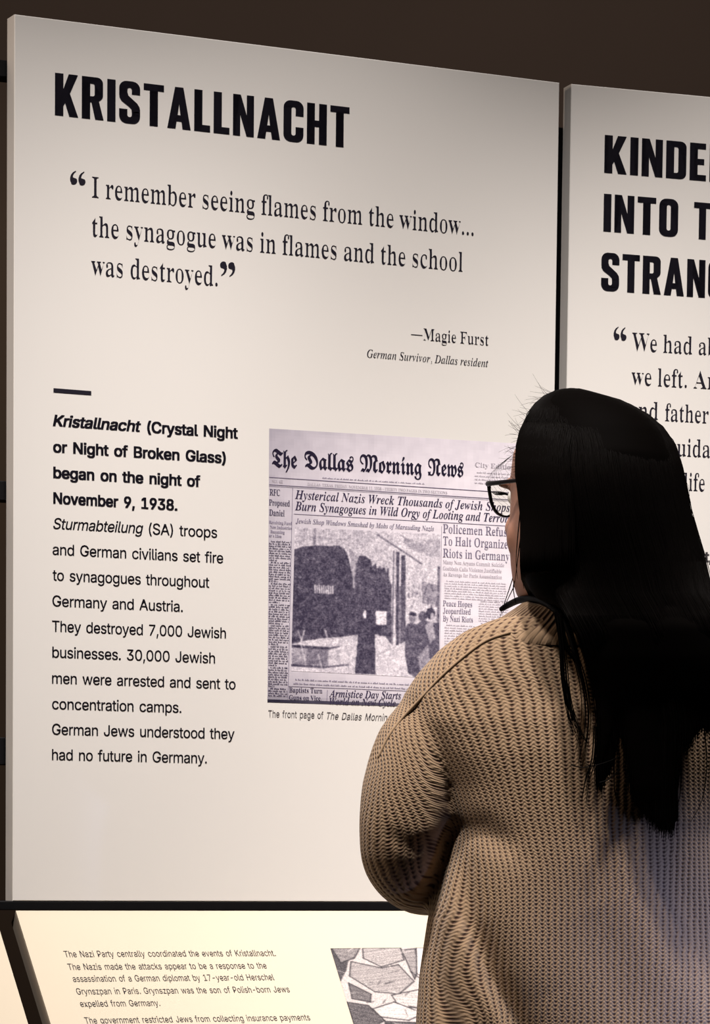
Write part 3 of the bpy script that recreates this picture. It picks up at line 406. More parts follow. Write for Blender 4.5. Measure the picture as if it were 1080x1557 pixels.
  'O': '+w2*.x1@/#0a/:01/`/h06/Q0s/J1`/Q2N/h3?0.4-0[4q155Q1q6(2U6L3=6c4)6j4o6c5O6L6%6(6I5Q6`4q6g4+6`3;6K2J6+1[5Y0r5#054A/_3Z/:2q/#!22/A2_/I3-/b3T0.3y0e4?1N4^2E4~3g5.4v5&5T4n6#4Y674@6B3}6F3V6?316*2i5d2G592$4Y1b3r1H3+162=1*1R1%0n1-031A/d1U/P1o/E',
  'S': '*-1`.x0z/$0*/=/h/C/[/A/Q/</<.~.|.~/U1Q/r1Q/v0l0(0;0>/r0[/V1%/F1R/A1t/E26/S2O/i2d0(2p0E2t0f2q1(2f1B2S1]2:1y1N2`0h3G0S3c0F3~0>4@0<4b0C5:0W5i0x641G6Q1y6d2U6j386d4=6J4U6Q4j6g5*6g4T4L474L484c44524&5W3n5v3T63356A2n6F2E6>1~6(1g5`1_561d4u1r4Y2+4=3/3@3Y2p3{2B451l4<15450T3|/}3Y/T3*/52J.~',
  'T': '*a/p/./p/G0:/L0T/W0g/j0t0-2Q641v601P5~1,5j0f5L0J5)034X/u4X0?6W6C6W6%4K5e4K5X555>5g4r6)44632U022Q/s2V/`2c/S2x/K3>/G3>/.',
  'V': '*Z08.y0R560N5`0>6#/~67/X6?/X6W2w6W2w6=2X6:2C63256(2-5t2$521o114{5&5?5P5G5d5J5x5C6.5.694g6>4g6W7&6W7&6<6a676I6(5q5K0W.y',
  'W': '-,0J.x0N5*0J5[0=5}0$65/[6</[6W2^6W2^6=2?652/6$2%5e1~591{1i4$544%5W3~5v3q6/3Z6:3:6>3:6W696W696?5w6:5e6/5[5u5V5V5L1m7]5M7g5d7j5v7d6/7Q6;7.6?7.6W946W946?8n668T6#8>5d8%5>46.x3r.x3~4B0h.x',
  'a': ')V/~.|/`/$/E/0/0/C.t/j.m0A.r0x/%1U/?23/_2h0(3;0Q3b0|3~1J431q4929422R3w2`3Q2p4/4%4/2z0B2u0&2y/q3)/k3</s3S0/3o0V4*0H3Q/Z2y//2E.|1~/(1i/=1b/b1e/}1l0D1F/h0{/@0Q/)!0_/l0v/r120&1H0A1^0b1q1,242#2E2r2G372C3R263d1{3i1d3c1L3O14310x2g0b2;0O1h0<1%050L0:0+0G/s',
  'b': ')B0F.{0%.}/b/)/F/3/0/@.}/N.x/].~/|0O5@0[5x0X6-0Q670B6;/w6=/w6X1$6d296u1:3A1d3p26402f493)453C4*3Y3r3k3V3u363x2j3s233c1V3H0{3&0G2X/u2+/P1U/50}/$!0]/D0x/I17/Y1P/q1h051}0Y241%2C1O2O1z2V2G2X2m2U3,2L3?2=3J2*3N1l3I1U3:1A2{1%2@0e1H0>/w0</`0@/P0J/G',
  'c': '(X0_.{02/$/g/3/H/J/2/k/#07.{0f/#1</11m/F2C/d2q0-3?0W3c1*3~1W442*492Z423$3y3<3[3D393@2x332b2y2T2_2O2G2R262^2*2n2%3(2(37273T293`233p1|3u1d3n1J3Y11390u2m0a2?0Q1j0F190C0h0H0>0W/{0o/h11/b1Z/l2(002P0d2l0P2@/o1m/C1:/)',
  'd': ')T0%.{/c/#/H/0/3/C.y/o.r0N.v1#/(1V/=2./Y2a/|330H3[0t3{1C431o492;432^3}3/5e305x3-6-2~662l6;2Q6<2Q6W3Z6d4k6u2z0.2w/v2z/o3(/l34/p3B/}3j0X4%0H3X/k34/A2m/(2G.{2$/&1l/=1e/c1g0$1o0E1H/h0}/@0T/(!0d/m0{/s170*1M0F1c0i2,1`2D2U2J2y2L392H3U2<3g2(3m1o3h1Y3W1B3>1-2z0`2-0B160:0k070I0:020C/|0Q/q',
  'e': '(M0V.{0-/$/e/3/F/J/0/k.}07.y0g/#1B/71{/S2U/x3,0H3V0x3x1N422%492T432w3{323^3937322l2x2F2T1~1}1^1=1E0I130C0W0H070V/y0m/i10/d1U/n1z012C0c2`0P28/o1g/C14/)!0Q1T1#1d1K1z1m2;2+2]2;3$2@3I2>3[273i2,3p1z3s1d3m1L3Z153=0n2U',
  'f': '&6.%,n-^,t-@-*-.-D-(-e-+-{-6.1-F.=-[.A-n.>-}.4.,.%./-n.--^-z-C-~-8.0-4.D-9.U-I.f-c.s.&/5/20-3a/B3a/J4/064/0N4|0m5a15661^6X2-6n2[6u3-6p3O6`3d6F3k6%3e5c3S5P365J2~5N2o5X2d5h2`5z2b6,2p6J2l6R2`6U2L6O2:6>2)5}1k581Q4/2L4/2F3a1K3a0r0}0T/c05.^/k-p/>-;.x-$.Q,r',
  'g': '(y0G,n/i,q/9,|.n-1.R-H.A-b.<.$.D.G.Z.c/&.{/`/6/B/L/0/c/*/{//09/@0P/[0h0)1#/d1</M1U/?1s/;29/B2h/X38/z3^0J3{0}431X4921442a3~313c4.3c4)383K383O2p3H2?321o2j1I2=1-1d0v1*0p0P0s0=0b060Q0@0@0`021C/z2//_2L/M2b/;2u.w2|.R2u.(2^-]29->1f-%1-,s!1&141@1;1Y1N1o1m2$282/2c23352.3W1{3l1c3s1H3l1/3V0t360d2k0X2@0T1o0Y1N0i1:!0R-41(-:1L-J1d-d1l.%1h.:1[.J1H.X0u.m0./(/].i/B.L/9.,/A-g/Z-K0$-:',
  'h': ')w2X.{23/(1x/A1q/l1t0,1}0Q2d2k2m352h3E2Y3J243=1h2s1=230p1;0M0:02/..m/.0X5f0Z5w0W6,0P660A6:/v6</v6W0y6b276u1$2E1[36233k2S4&2v443>493i414&3s4/3H4&2m3k1x3606340)38/t3D/o3b0)430g4I0Y3m/b35/0',
  'i': '&71>5;1#5@0j5N0[5d0V5~0[6=0j6R1#6a1>6f1W6a1n6R1|6=2%5~1|5d1n5N1W5@!/x.}/Y/&/B/6/4/M///l/404/{3&/~3@/y3P/l3Y/K3]/J3v0Y4)1Y490Y0S0Q0%0U/s0b/n1#0$1M0Z1b0L1./^0S/1',
  'j': '%z1D5;1*5@0p5N0a5d0[5~0a6=0p6R1*6a1D6f1^6a1t6R2&6=2,5~2&5d1t5N1^5@!.%,l-W,r-7-&,}-A,v-b,y-y-).0-9.;-N.?-c.<-r.2-}-~.$-l-~-]-q-F-o->-t-6.(-3.?-:.P-N.`-r.o.I0(340)3@0#3P/q3Y/P3]/O3v0_4)1_490N/_06.i/t.(/T-P/.--.[,s',
  'k': ')C2P.{22/$1t/31`/K1E051,1P0d1502/..m/.0X5f0Z5w0W6,0P660A6:/v6</v6W0y6b276u0s1p1g2R2<2}2U3?2^3T2Z3b2R3j2-3q2-404E404E3q4+3l3n3b3>3@292L2K192]0J2i0+2w/s3,/m3>/t3P0.3c0P3z0E3P/X3#/.',
  'l': '%s/j.{/J/$/3/3/#/J.z/j.}000G5;0U5|0P610B6:/}6=/|6V206u0D0;0@0#0D/q0P/l0o/~1=0X1Q0I1)/j0`/@09/(',
  'm': ',b5H.}4~/*4g/C4`/m4c0-4l0R5R2l5[365V3F5H3K5+3C4h3+4F2_3o1^3:002w/.1^/.2i2l2q362l3F2^3K2C3D2(311e2k1E2;1&1]0f0u0L0(06/..t/./y3,/|3@/w3P/j3Y/I3]/G3v1[491&2@1^33263j2W4%2{443C493n414,3s443I413/4)2d4X3G5+3s5X416-496W416q3s6y3I6q2n6Y1y6$075~0*6&/u63/p6A/u6P0&6w0[720L6d/m6=/C5r/*',
  'n': ')w2^.{28/(1|/A1u/l1x0,2$0Q2i2k2q352l3E2^3J293>1n2v1E2;1&1]0f0u0L0(06/..t/./y3,/|3@/w3P/j3Y/I3]/G3v1[491&2@1^33263j2W4%2{443C493n414,3s443H4-2r380)3</t3I/o3W/s3g0%410Z4G0K3y/l3R/B3,/(',
  'o': ')80d.{08/$/m/3/L/L/3/m/#09.z0g/$1C/71|/R2V/w3-0E3V0u3x1L422$492U442~4%3C3j3[3I3j2}3o2N3i1s3X1<3=0a2u0/2J/`1v/=1@/&!0o/B1+/H1A/[1V/y1l0B1~0m231>2J2=2P2f2R3,2L3S2<3l1{3t1d3n1M3[173?0~2w0k2L0[1{0D0{0=0P0;0+0A/a0R/I',
  'p': ')M-n,n-n-..+-1.<-8.H-E.P-T.]-z/v2u/|3>/y3N/p3W/`3]/F3^/F3w1Q49133.1g3g2@4.2t4937453P4+3f3t3{3K4&2o3|223k1O3N0o3*082Z/d2,/?1U/(1#.{0Z/%0:/7/s-i/q-R/t-@0#-507-00T--0T,n!0m/D1+/J1C/]1Z/w1q0>2*0e2;142U2+2]2O2_2n2[3,2S3>2G3H273L1m3A1K2z1.2B0o1N0K0#0H/g0L/S0X/H',
  'q': ')@0C,n0C-.0i-20u-:0~-F13-t1j001F/[1#/:0X/%0-.{/j/#/P/0/</C/&/o.{0N/#1#/21V/F2./c2a0*330P3[0y3{1H431s492B412h3r2o414.412Q.+2H-V2L-C2V-62j-03+--3+,n!0m/m1(/s1?0)1T0C1j0e231X2L2Q2S2w2U3=2Q3W2E3h203m1x3h1d3Y1N3B1:3%0q2>0U1U0F0v0A0I0F0*0T/s',
  'r': '(@.t/./y3,/|3@/w3P/j3Y/I3]/G3v1[491#291Q301z3h223{2E4.2X462l4930423B3v3H3P3D33392x3%2j2i2e2L2m253(2,3-1q2}1V2[172#0y1H0b0f0K/{06/.',
  's': '(40[.{02/$/D/9/2/4/#/#.e/(/#0w/A0r/K06/`/f0#/L0M/C0n/I1%/]1,/}1*041#0G0s0[/{1m/i24/]2T/X2t/]3:/j3W0#3q0>4)0^441%481Q442>3~2P4(2]452w452a2Q2F2T223=1m3g1A3t1+3p0u3f0i3U0e3B0o2y122M1q1X211&290i2;0N260*2(/d1l/G1N/21*/$',
  't': '&)/[.{/5/(.z/@.r/i.y0</r3^/A3^/A4%0*4G0h4z1B5c1l5c1A4+264+2+3^163^0<0F080(0</r0G/l0g0$190b1P0R1%/p0X/D0./)',
  'u': ')w/t.{/I/(///A/&/l//0D/q3&/t3@/o3P/b3Y/A3]/@3v1S490L0I0E/~0J/o0X/j0}/v1H0@1s0~2@1t2d2w3$4,4B4,3;0)3@/w3E/r3K/p3Y/t3z0<440[4J0L3|/m3U/B3//)2a.{2D/$2//41|/K1w/k2.0n1U/~1#/I0^/20</$',
  'v': '(d/v.{/s1c/n2I/h2v/[3B/K3X/63_/,3^/+3x0e490s3~1$3<1.29110X1i1?231v2I2D2P2^2K2q2*3C2#3Y2(3r254)2G452`492x45304&3<3m3@3Q3:3&3%2Q2b1t1s0m0f/V01.|',
  'w': '*z/v.z/s1`/n2F/h2t/[3A/K3X/63_/,3^/+3x0e490v3w1)2x131>2v4934493S0U4/1<4S1t4i2D4p2`4j2s4F3B4@3Z4D3r4P4*4d474{4;59465L4(5X3m5]3O5C2Q4T1533/S2b.|2E.z2+2*09.|',
  'x': ')#/,.y.m.}.W/..J/A.E/Y.I/r.U0*.h06.~0:/707/Z0)/g0%/x0-0-0@0b1:0B3)0:3F013Y/~3c/^3f/G3e/G3}1)491:451G4(1P3l1e2f243H2Z3t3#433K4;3d473x4+4)3s4-3[4*3D3{333k3&3X2~3E3&2{352m382_362S3.1n20200T2;002I/v2]/o2j/s3/073C0N3W0?3//e2g/>2C/&1x.{1_/#1I/019/E1#/u0m0_0;/j/v/?/R/%',
  'y': '(`.],l.=,p.$,}-q-6-l-N-p-f-}-x.5.).K.-.b.)/;-h/L-d/X-g/h-p0+.40E.[0L.o0O/$0J/Z0=0Z0*1d/q2^/`3;/R3V/C3a.{3b.{3}/P4(09470R490b400p3o0|3@1V0D2+1D2H2-2Q2Z2J2p1|3=1u3V1y3p2+4(2?452X492s453+4(373m3;3P37333-2g2`1]2#0B16/&0j.K0B-u/t-L/L-,/%,s',
  'z': '(?1`.;1;.?0r.K0M.^/a///G/6/6/2.o.u.f.q.W.u.S/$.V/.1h3(0F3(/w3$/k2z/a2p/L2G/32G/_4,324,0$0A0M0+0l/h1(/D1:.|1K.b1b.X1p.]1v.f1f/11c/>1g/S1q/d2&/n2</q2Y/k2l/X2r/:2k.u2T.V22.B',
 },
 'black': {
  'D': '-&4*.r3a.u3@.}2{//2Z/A1<040x0>0Y040+/q/k040J0y1)1F1c1T2)1P2@1]2N1l2S1}2K2?242b1W3N1E3r1?491E4T1W4o1s5,2=5B2h5U3<5d2M5z1V6%0r5z0B5f0+5Q/y58/t4u/z4R03400P3n0x3Y0l30033L/g3r/N4D/F4z/J5J/U5r/i6;056h0k7.1N7B2;7I337B4)7,4u6c5_636@5R6r4j74447H3W7T2{7X2B7S1e7B107&0[6^0062/f5Z/D5(/+4T.w!5+0$5S0*5y096>0Q6V0q6g1:6l1b6d2A6M2|6(3[5P4:4l4p3|5E3O5=3.5/2s4u2l4]2p4H2z443X3=3w2e4$2O4(2@3y2%3]1g3,1L2Z183y0E4E034h0(',
  'M': '0>1H.r1H.}1?/,0n/K0`/Q0O/G01/*/o/A0Z0?0u0W110`1N0V2<0*2]0`2p1O2v2T2q3^2c4V2J5?2)5p1[621+6<0d670D6*0*5o/r5S/e54/a4l/f4H/v4&033b0R3E0x3/1H2z1:2Q0W2h0%3*/]3M/B3v/24G/-4v/45U/J6//m6Z0>6}0s781Q7?29762t6w3L6J3d6r4(734L7C4u7I5Y7>666w6d6=746q7n758]7?9<799m7&:86e:S6<:e5d:j4s;&4s;&4Q:E4C9z4-9j3r9`3V9]339]0r9_0`:%0@:407:?0::y0b;10G9a.r9C.r9@/)98/68x/J8G/j8;/x820-8/0?8/2p8139873S8B3i8T3}8o479:4O9:4p935O8z5}8d678I6D8(6H7Y6B78606y5l71527<4K7@3]732F6g136%/~5$.r4b.r4b.|4X/+4-/K3z/Q3h/G3I/*3,/A3k054&0L4;0Z4L0`4Y0^4j0V5Q0,5g0b5t1R5x2Y5t3d5h4b5T5Q5;6.4w6O4S6Z4=6V4)6L3t6;3j6$4)5D484W4=3^482j4&1~3f1:3>0S2`/i1h.r',
  'N': '-f/i.q/Q/*/Y/F/]/`/T/}/;0F/O0b/l0W010S0S0Z0e0c0q0n1/0Z0~0:0z/|1#/c13/Q1H/F1d/B23/I2W/_2t0(3.0_3;1O3?2V3:3`3+4W2l5>2H5m1y6/1F680~640_6&0D5l005O0#5//{4g0$4D053}0M3]0m3@183*1c2u1T2L0r2c0@3$/w3H/]3q/L4B/G4r/N5P/e6*0+6V0W6y11741l7;2H752~6}3S6^3{634S6l58736)7>6d78787%7_6d7z6;805c854r8M4r8M4P7l4B7E4,753q7+3U7(327(0q7*0_7Y067g097w0C8A0a8Z0B7-.q6j.q6b/06L/D6#/]5b/v5X0*5U0<5U2o5W385^3R5i3h5{3|6:466a4N6a4o6Y5P6D5~6/675o6C5O6G546D4v6<4_604>5q465e4N4x4]4%4b3%4]254N1I470d3t0+3N/W3#/42N.x1u.q1W.s0]/$0?/&0&.~',
  'T': '+)3p.r3X.w36/+0s0J0>0_0$0Z/a0A/C0]/t1<0=1b0^1w0~1~1?1y2$1X2F1S2b1V2s1a2}1m3$1x2t231a381L3V1E3y1M4A1f4c225,2i5T1d6(1$670`610C5z0/5_0(5>0.4q0>4P0n3w0O3X/|41/`4f/V5?/^5t/t6B0=6e0n7*1G7A1z7I2:7F2Y7<5,6#5^5k5z5p685}6L5_5)4U4o4P4W4U454f345?2j4v2^4Y2c4E2s4.343o4(344@2v4K2^4O2D4F1v4)1T3T1<2l1.3o0Q4>0?4c094}0;570A5K0N5g0d6%0E5=/a4`/742.z',
  'a': ')80<.r0(/.05/90//H/b0./L0l/E1R/M20/f2f033?0l3v1`4_1~4_1~4T2z403D4#3g3x3g3Y3W3S3N3I3J3:3H0b3J0I3Q0:3]053o0<4*0P4@0;3,.r2o/)2y/42N/K25/g2-0*2-0:!1>021T0?2-0g2-37103e0t3H0g3(0a2Z0_2&0d1H0s0j1+0@',
  'e': '([1b.r1F/#1J/10r/F0J/_0//{/w0?/m0c/i10/k3#/p37/y3D0.3Q1~4j294j3?343F2~3C2w1*141.0y190f1J0T1_0H1t0@2.0=2H0?2]0F2q0R3/0g3C0P!1)1b232Q2:2Z1J3v143d1.3Z1+3N',
  'g': ')=1T,v0{,z0L-+0%-?/c-Z/N-|/D.H0H.H0P-x0e-X1+-E1Y-?1y-C2:-P2R-e2f-}2r.?2v._2p.u2G/w2<0M0P.}05/-0</70>/D0</P/c0F/O0q/I15/F1W/H1y/P2?/]2^/n2|0-3A0R3h1d4j2&4j2%4h204]2O4I3(433p3x3p3Y3_3:3T2t3O2I3M1o3R0~3c0?3}/g3~/O3w.k3b.23@-^2o-928,~!1L0I1Y0L250s221P282?2I3,1i3E123i0v3L0f3+0[2[0X2%0[1Z0g170u0t1,0^1=0N',
  'h': ')/1X,u1@-+1m-m24.M2M/,2_/f2h0E2k1+2f1e2W2@2<2w1m3U153+150N170E1?0=1I081T061w0T200>0h.r0I.r0=/-0(/@/k/N/S/U/S/t/c/x/m0+/s0</u0L/u5j/p68/`6Z/z6o0:6L0L5o0e6I1,6q1I7(1j732477246t1d6k1H6U1:61155X153V2n4j3(4S2{4J2x4?2~433S3H3d3(3q2_3z273}1h3x0}3h083K/L2}.^2D-l',
  'i': '&V0>5;0Q6<0c6r0|761B7A1Y7<1g7/1l6s1h6^1Z6E105l0^5;!1;.r0|/&1&/10d/B0M/S0@/i0<0,0?1$0?2w0<3:053@0*3B/q3</W3*/C3@0%3v0o4j1.4Y0}4C1%49124-1U3q1h3j1v3g1v3H1g3B1^341Z2x1Z0`1_0>1e061p032$0;2?0S2U0?',
  'l': '&010.r0p/#0z/30Y/I/S/n/S01/b0:/i0J/l0x/l5i/i65/b6F/V6Z/q6o006L0C5o0Z6I0~6q1@7(1a732+772+6t1Z6k1?6U11611,5X1,0u1/0_180S1d0>1z07200=2D0M2Z09',
  'n': ')y0R.r0G/-03/@/w/N/`/U/`/t/r/|/}020%0L0%2e/|3;/m3R/Y3>/C3R0O4j0h4V0b4M1+411<3o1A3?2n4j314j3D4Q3^4>3y41454+453h3|3W3u3<3u0Z3y0<4#054/034?0;4Y0S4p0?3U.r3;/&3A/12~/B2h/S2Z/i2V0,2Y0{2Y2{2U392J3L273[1A2i1A0L1E021P/|1c/t1c/U1L/N15/@0}/-0q.r',
  'o': ')-1O.r1C.~0~/40I/H/Z/_/Z/}/g0*/n05/r0h/q32/m3V2l4j2{4M2m4F3e2n3v2H3{1y3u1Q3c1)3@0S2i/t1n.r!24/w2B0%2S0D2b0o2f1A2[1}2>2a1w3B1`3s123a120D1r0%',
  'r': '(01=.r0~/&1./70k/L/j/n/j01/{0B0%0f0%2e/|3;/m3R/Y3>/C3R0O4j0h4V0b4M1+411<3o1A3?1}4C2/4j2L4j2Z4I2n4/3+3x3+3Q2x3F2k352_2y2U2`272`2,3/1p3M1A2a1B0e1G0[1g0F1|0<2/092A0@2]0X2s0D',
  's': '(|1).r0{/%0c/:/T/z/T0=0#0Z0=0v0E160:1X/V2M/K2g/O2s/Z3+0%3Z0V421(4Z194f1E4j244>2c433#483:4H3I4a3N4}3I5?395X2}5i2c5n2K5i255X2#5B1w5)1b5;1I5J1Z5f1t5}26612X662v63366(3N5r3a5[3m5@3q4}3o4`3g4D3X4)2Z2p3.2O3P2(3d1Y3k113d0`3N083+/p2V/S1`/,1G.r!1>2$2<3/1q341J3D0u3e0l3g0a3d0V3Z0N3M0L3B0U3.102@!2)/h2D/n2Z0#2i0=2n0[2j0t2^122K1I271]2#1j1n1n1d1k0`0[1Y/y1r/l',
  'w': '+j0P.r0E/-01/@/t/N/^/U/^/t/p/{/{0/0#0F0#2i/y3*/W3[/R3k/k490X5-0r4x0g4c0c4S0j4>183e1=3Y1?3K2m4j304j304`344S3P4A3c413q3s3v3L5H4j5g4j5g4W5j4F693T6R2q6Y2P6[2*6T1S6?1$5x0O4M.r4/.r3a/02C/U2C/t2P/~2W052Z0Q2Z2b2X302R3I2H3U283Y2)3U1s3J1?2z1?0F1C0/1N/{1a/t1a/U1J/N13/@0{/-0o.r!4j/v4y0$510C5A0n5F1A5C1y582N5#2~4^3W3v2z3v0;4S/{',
 },
}

# ------------------------------------------------------------------ lettering
ALPH = ''.join(chr(i) for i in range(35, 127) if chr(i) not in "\\'")[:90]
def _dec(s): return ALPH.index(s[0]) * 90 + ALPH.index(s[1])
_glyph_cache = {}

# condensed poster capitals, drawn by hand in units of the cap height
def arc(cx, cy, r, a0, a1, n=5):
    return [(cx + r * math.cos(math.radians(a0 + (a1 - a0) * i / n)), cy + r * math.sin(math.radians(a0 + (a1 - a0) * i / n))) for i in range(n + 1)]
def rrect(x0, y0, x1, y1, r):
    return arc(x1 - r, y1 - r, r, 90, 0) + arc(x1 - r, y0 + r, r, 0, -90) + arc(x0 + r, y0 + r, r, -90, -180) + arc(x0 + r, y1 - r, r, 180, 90)
S_ = 0.175; WD = 0.485
def gothic():
    s = S_; w = WD; g = {}
    g['I'] = (s, [[(0, 0), (0, 1), (s, 1), (s, 0)]])
    g['L'] = (0.37, [[(0, 0), (0, 1), (s, 1), (s, .155), (.37, .155), (.37, 0)]])
    g['T'] = (.47, [[(.1475, 0), (.1475, .85), (0, .85), (0, 1), (.47, 1), (.47, .85), (.3225, .85), (.3225, 0)]])
    g['H'] = (w, [[(0, 0), (0, 1), (s, 1), (s, .58), (w - s, .58), (w - s, 1), (w, 1), (w, 0), (w - s, 0), (w - s, .43), (s, .43), (s, 0)]])
    g['E'] = (.39, [[(0, 0), (0, 1), (.38, 1), (.38, .85), (s, .85), (s, .58), (.34, .58), (.34, .43), (s, .43), (s, .15), (.39, .15), (.39, 0)]])
    g['F'] = (.38, [[(0, 0), (0, 1), (.38, 1), (.38, .85), (s, .85), (s, .57), (.34, .57), (.34, .42), (s, .42), (s, 0)]])
    g['N'] = (.50, [[(0, 0), (0, 1), (.165, 1), (.345, .42), (.345, 1), (.50, 1), (.50, 0), (.345, 0), (.155, .60), (.155, 0)]])
    g['M'] = (.66, [[(0, 0), (0, 1), (.20, 1), (.33, .48), (.46, 1), (.66, 1), (.66, 0), (.505, 0), (.505, .60), (.385, .14), (.275, .14), (.155, .60), (.155, 0)]])
    g['K'] = (.53, [[(0, 0), (0, 1), (s, 1), (s, .56), (.33, 1), (.52, 1), (.33, .545), (.53, 0), (.345, 0), (.235, .345), (s, .235), (s, 0)]])
    g['A'] = (.55, [[(0, 0), (.185, 1), (.365, 1), (.55, 0), (.375, 0), (.348, .18), (.202, .18), (.175, 0)], [(.225, .325), (.325, .325), (.275, .70)]])
    g['O'] = (w, [rrect(0, -.005, w, 1.005, .19), rrect(s, .15, w - s, .85, .055)])
    g['D'] = (w, [[(0, 0), (0, 1)] + arc(w - .15, .85, .15, 90, 0) + arc(w - .15, .15, .15, 0, -90), [(s, .15), (s, .85)] + arc(w - s - .05, .80, .05, 90, 0) + arc(w - s - .05, .20, .05, 0, -90)])
    g['P'] = (w, [[(0, 0), (0, 1)] + arc(w - .14, .86, .14, 90, 0) + arc(w - .14, .51, .14, 0, -90) + [(s, .37), (s, 0)], [(s, .52), (s, .85)] + arc(w - s - .045, .805, .045, 90, 0) + arc(w - s - .045, .565, .045, 0, -90)])
    g['R'] = (.50, [[(0, 0), (0, 1)] + arc(w - .14, .86, .14, 90, 0) + arc(w - .12, .58, .12, 0, -45, 3) + [(.385, .435), (.50, 0), (.325, 0), (.235, .40), (s, .40), (s, 0)], [(s, .54), (s, .85)] + arc(w - s - .045, .805, .045, 90, 0) + arc(w - s - .045, .585, .045, 0, -90)])
    C = arc(w - .18, .825, .18, 0, 90)[0:0]
    C = [(w, .64)] + arc(w - .18, .825, .18, 0, 90) + arc(.18, .825, .18, 90, 180) + arc(.18, .175, .18, 180, 270) + arc(w - .18, .175, .18, 270, 360) + [(w, .36), (w - s, .36)]
    C += arc(w - s - .05, .195, .05, 0, -90) + arc(s + .05, .195, .05, 270, 180) + arc(s + .05, .805, .05, 180, 90) + arc(w - s - .05, .805, .05, 90, 0) + [(w - s, .64)]
    g['C'] = (w, [C])
    G = [(w, .64)] + arc(w - .18, .825, .18, 0, 90) + arc(.18, .825, .18, 90, 180) + arc(.18, .175, .18, 180, 270) + arc(w - .18, .175, .18, 270, 360) + [(w, .53), (.25, .53), (.25, .39), (w - s, .39)]
    G += arc(w - s - .05, .195, .05, 0, -90) + arc(s + .05, .195, .05, 270, 180) + arc(s + .05, .805, .05, 180, 90) + arc(w - s - .05, .805, .05, 90, 0) + [(w - s, .64)]
    g['G'] = (w, [G])
    Sg = [(w, .70)] + arc(w - .18, .825, .18, 0, 90) + arc(.18, .825, .18, 90, 180) + [(0, .68), (.01, .60), (.06, .52), (.24, .40), (.30, .345), (w - s, .27)]
    Sg += arc(w - s - .05, .195, .05, 0, -90) + arc(s + .05, .195, .05, 270, 180) + [(s, .33), (0, .33)] + arc(.18, .175, .18, 180, 270) + arc(w - .18, .175, .18, 270, 360)
    Sg += [(w, .32), (w - .012, .40), (w - .07, .485), (.27, .60), (.20, .655), (s, .73)] + arc(s + .05, .805, .05, 180, 90) + arc(w - s - .05, .805, .05, 90, 0) + [(w - s, .70)]
    g['S'] = (w, [Sg])
    g[':'] = (.18, [[(0, .12), (0, .30), (.18, .30), (.18, .12)], [(0, .62), (0, .80), (.18, .80), (.18, .62)]])
    return g
GOTHIC = gothic()

def comma_mark(sx=1):
    # one plump curl of a quotation mark, about one unit tall
    out = arc(.25, .27, .25, 40, -130, 7) + [(.06, .18), (.0, .34), (.0, .52), (.06, .72), (.19, .88), (.40, 1.0), (.42, .95), (.28, .82), (.20, .66), (.20, .52)]
    return out

def glyph(font, ch):
    """advance, contours; em units (cap height units for the gothic)"""
    if font == 'gothic':
        if ch == ' ': return 0.30, []
        w, c = GOTHIC[ch]
        return w + 0.115, c
    if ch == ' ': return (0.28 if font == 'sans' else 0.26), []
    F_ = font
    if ch == '\u2014': return 1.0, [[(0.03, .245), (.03, .285), (.97, .285), (.97, .245)]]
    if font != 'sans' and ch == '.': return .25, [arc(.125, .06, .06, 360, 0, 10)[:-1]]
    if font != 'sans' and ch in ",'":
        dy = 0 if ch == ',' else .62
        return .25, [[(x, y + dy) for x, y in arc(.125, .065, .062, 120, -60, 6) + [(.15, -.09), (.06, -.14), (.05, -.12), (.115, -.06), (.12, 0)]]]
    if font != 'sans' and ch == '-': return .33, [[(.03, .19), (.03, .26), (.30, .26), (.30, .19)]]
    if font != 'sans' and ch == ';': return .3, [arc(.125, .06, .06, 360, 0, 10)[:-1], arc(.125, .40, .06, 360, 0, 10)[:-1]]
    if font == 'slant' and ch not in GLYPHS['slant']: F_ = 'serif'
    s = GLYPHS[F_][ch]
    adv = _dec(s[:2]) / 1000; cs = []
    for part in s[2:].split('!'):
        cs.append([((_dec(part[i:i + 2]) - 1000) / 1000, (_dec(part[i + 2:i + 4]) - 1000) / 1000) for i in range(0, len(part), 4)])
    return adv, cs

def area2(c): return sum(c[i - 1][0] * c[i][1] - c[i][0] * c[i - 1][1] for i in range(len(c)))

def fatten(cs, ex, ey):
    if not cs or (ex == 0 and ey == 0): return cs
    big = max(cs, key=lambda c: abs(area2(c))); sg = 1 if area2(big) > 0 else -1
    out = []
    for c in cs:
        n = len(c); o = []
        for i in range(n):
            a = c[i - 1]; b = c[i]; d = c[(i + 1) % n]
            e1 = (b[0] - a[0], b[1] - a[1]); e2 = (d[0] - b[0], d[1] - b[1])
            l1 = math.hypot(*e1) or 1; l2 = math.hypot(*e2) or 1
            nx = e1[1] / l1 + e2[1] / l2; ny = -e1[0] / l1 - e2[0] / l2
            q = math.hypot(nx, ny) or 1
            o.append((b[0] + sg * ex * nx / q, b[1] + sg * ey * ny / q))
        out.append(o)
    return out

def inside(p, c):
    r_ = False
    for i in range(len(c)):
        (x1, y1), (x2, y2) = c[i - 1], c[i]
        if (y1 > p[1]) != (y2 > p[1]) and p[0] < (x2 - x1) * (p[1] - y1) / (y2 - y1) + x1: r_ = not r_
    return r_

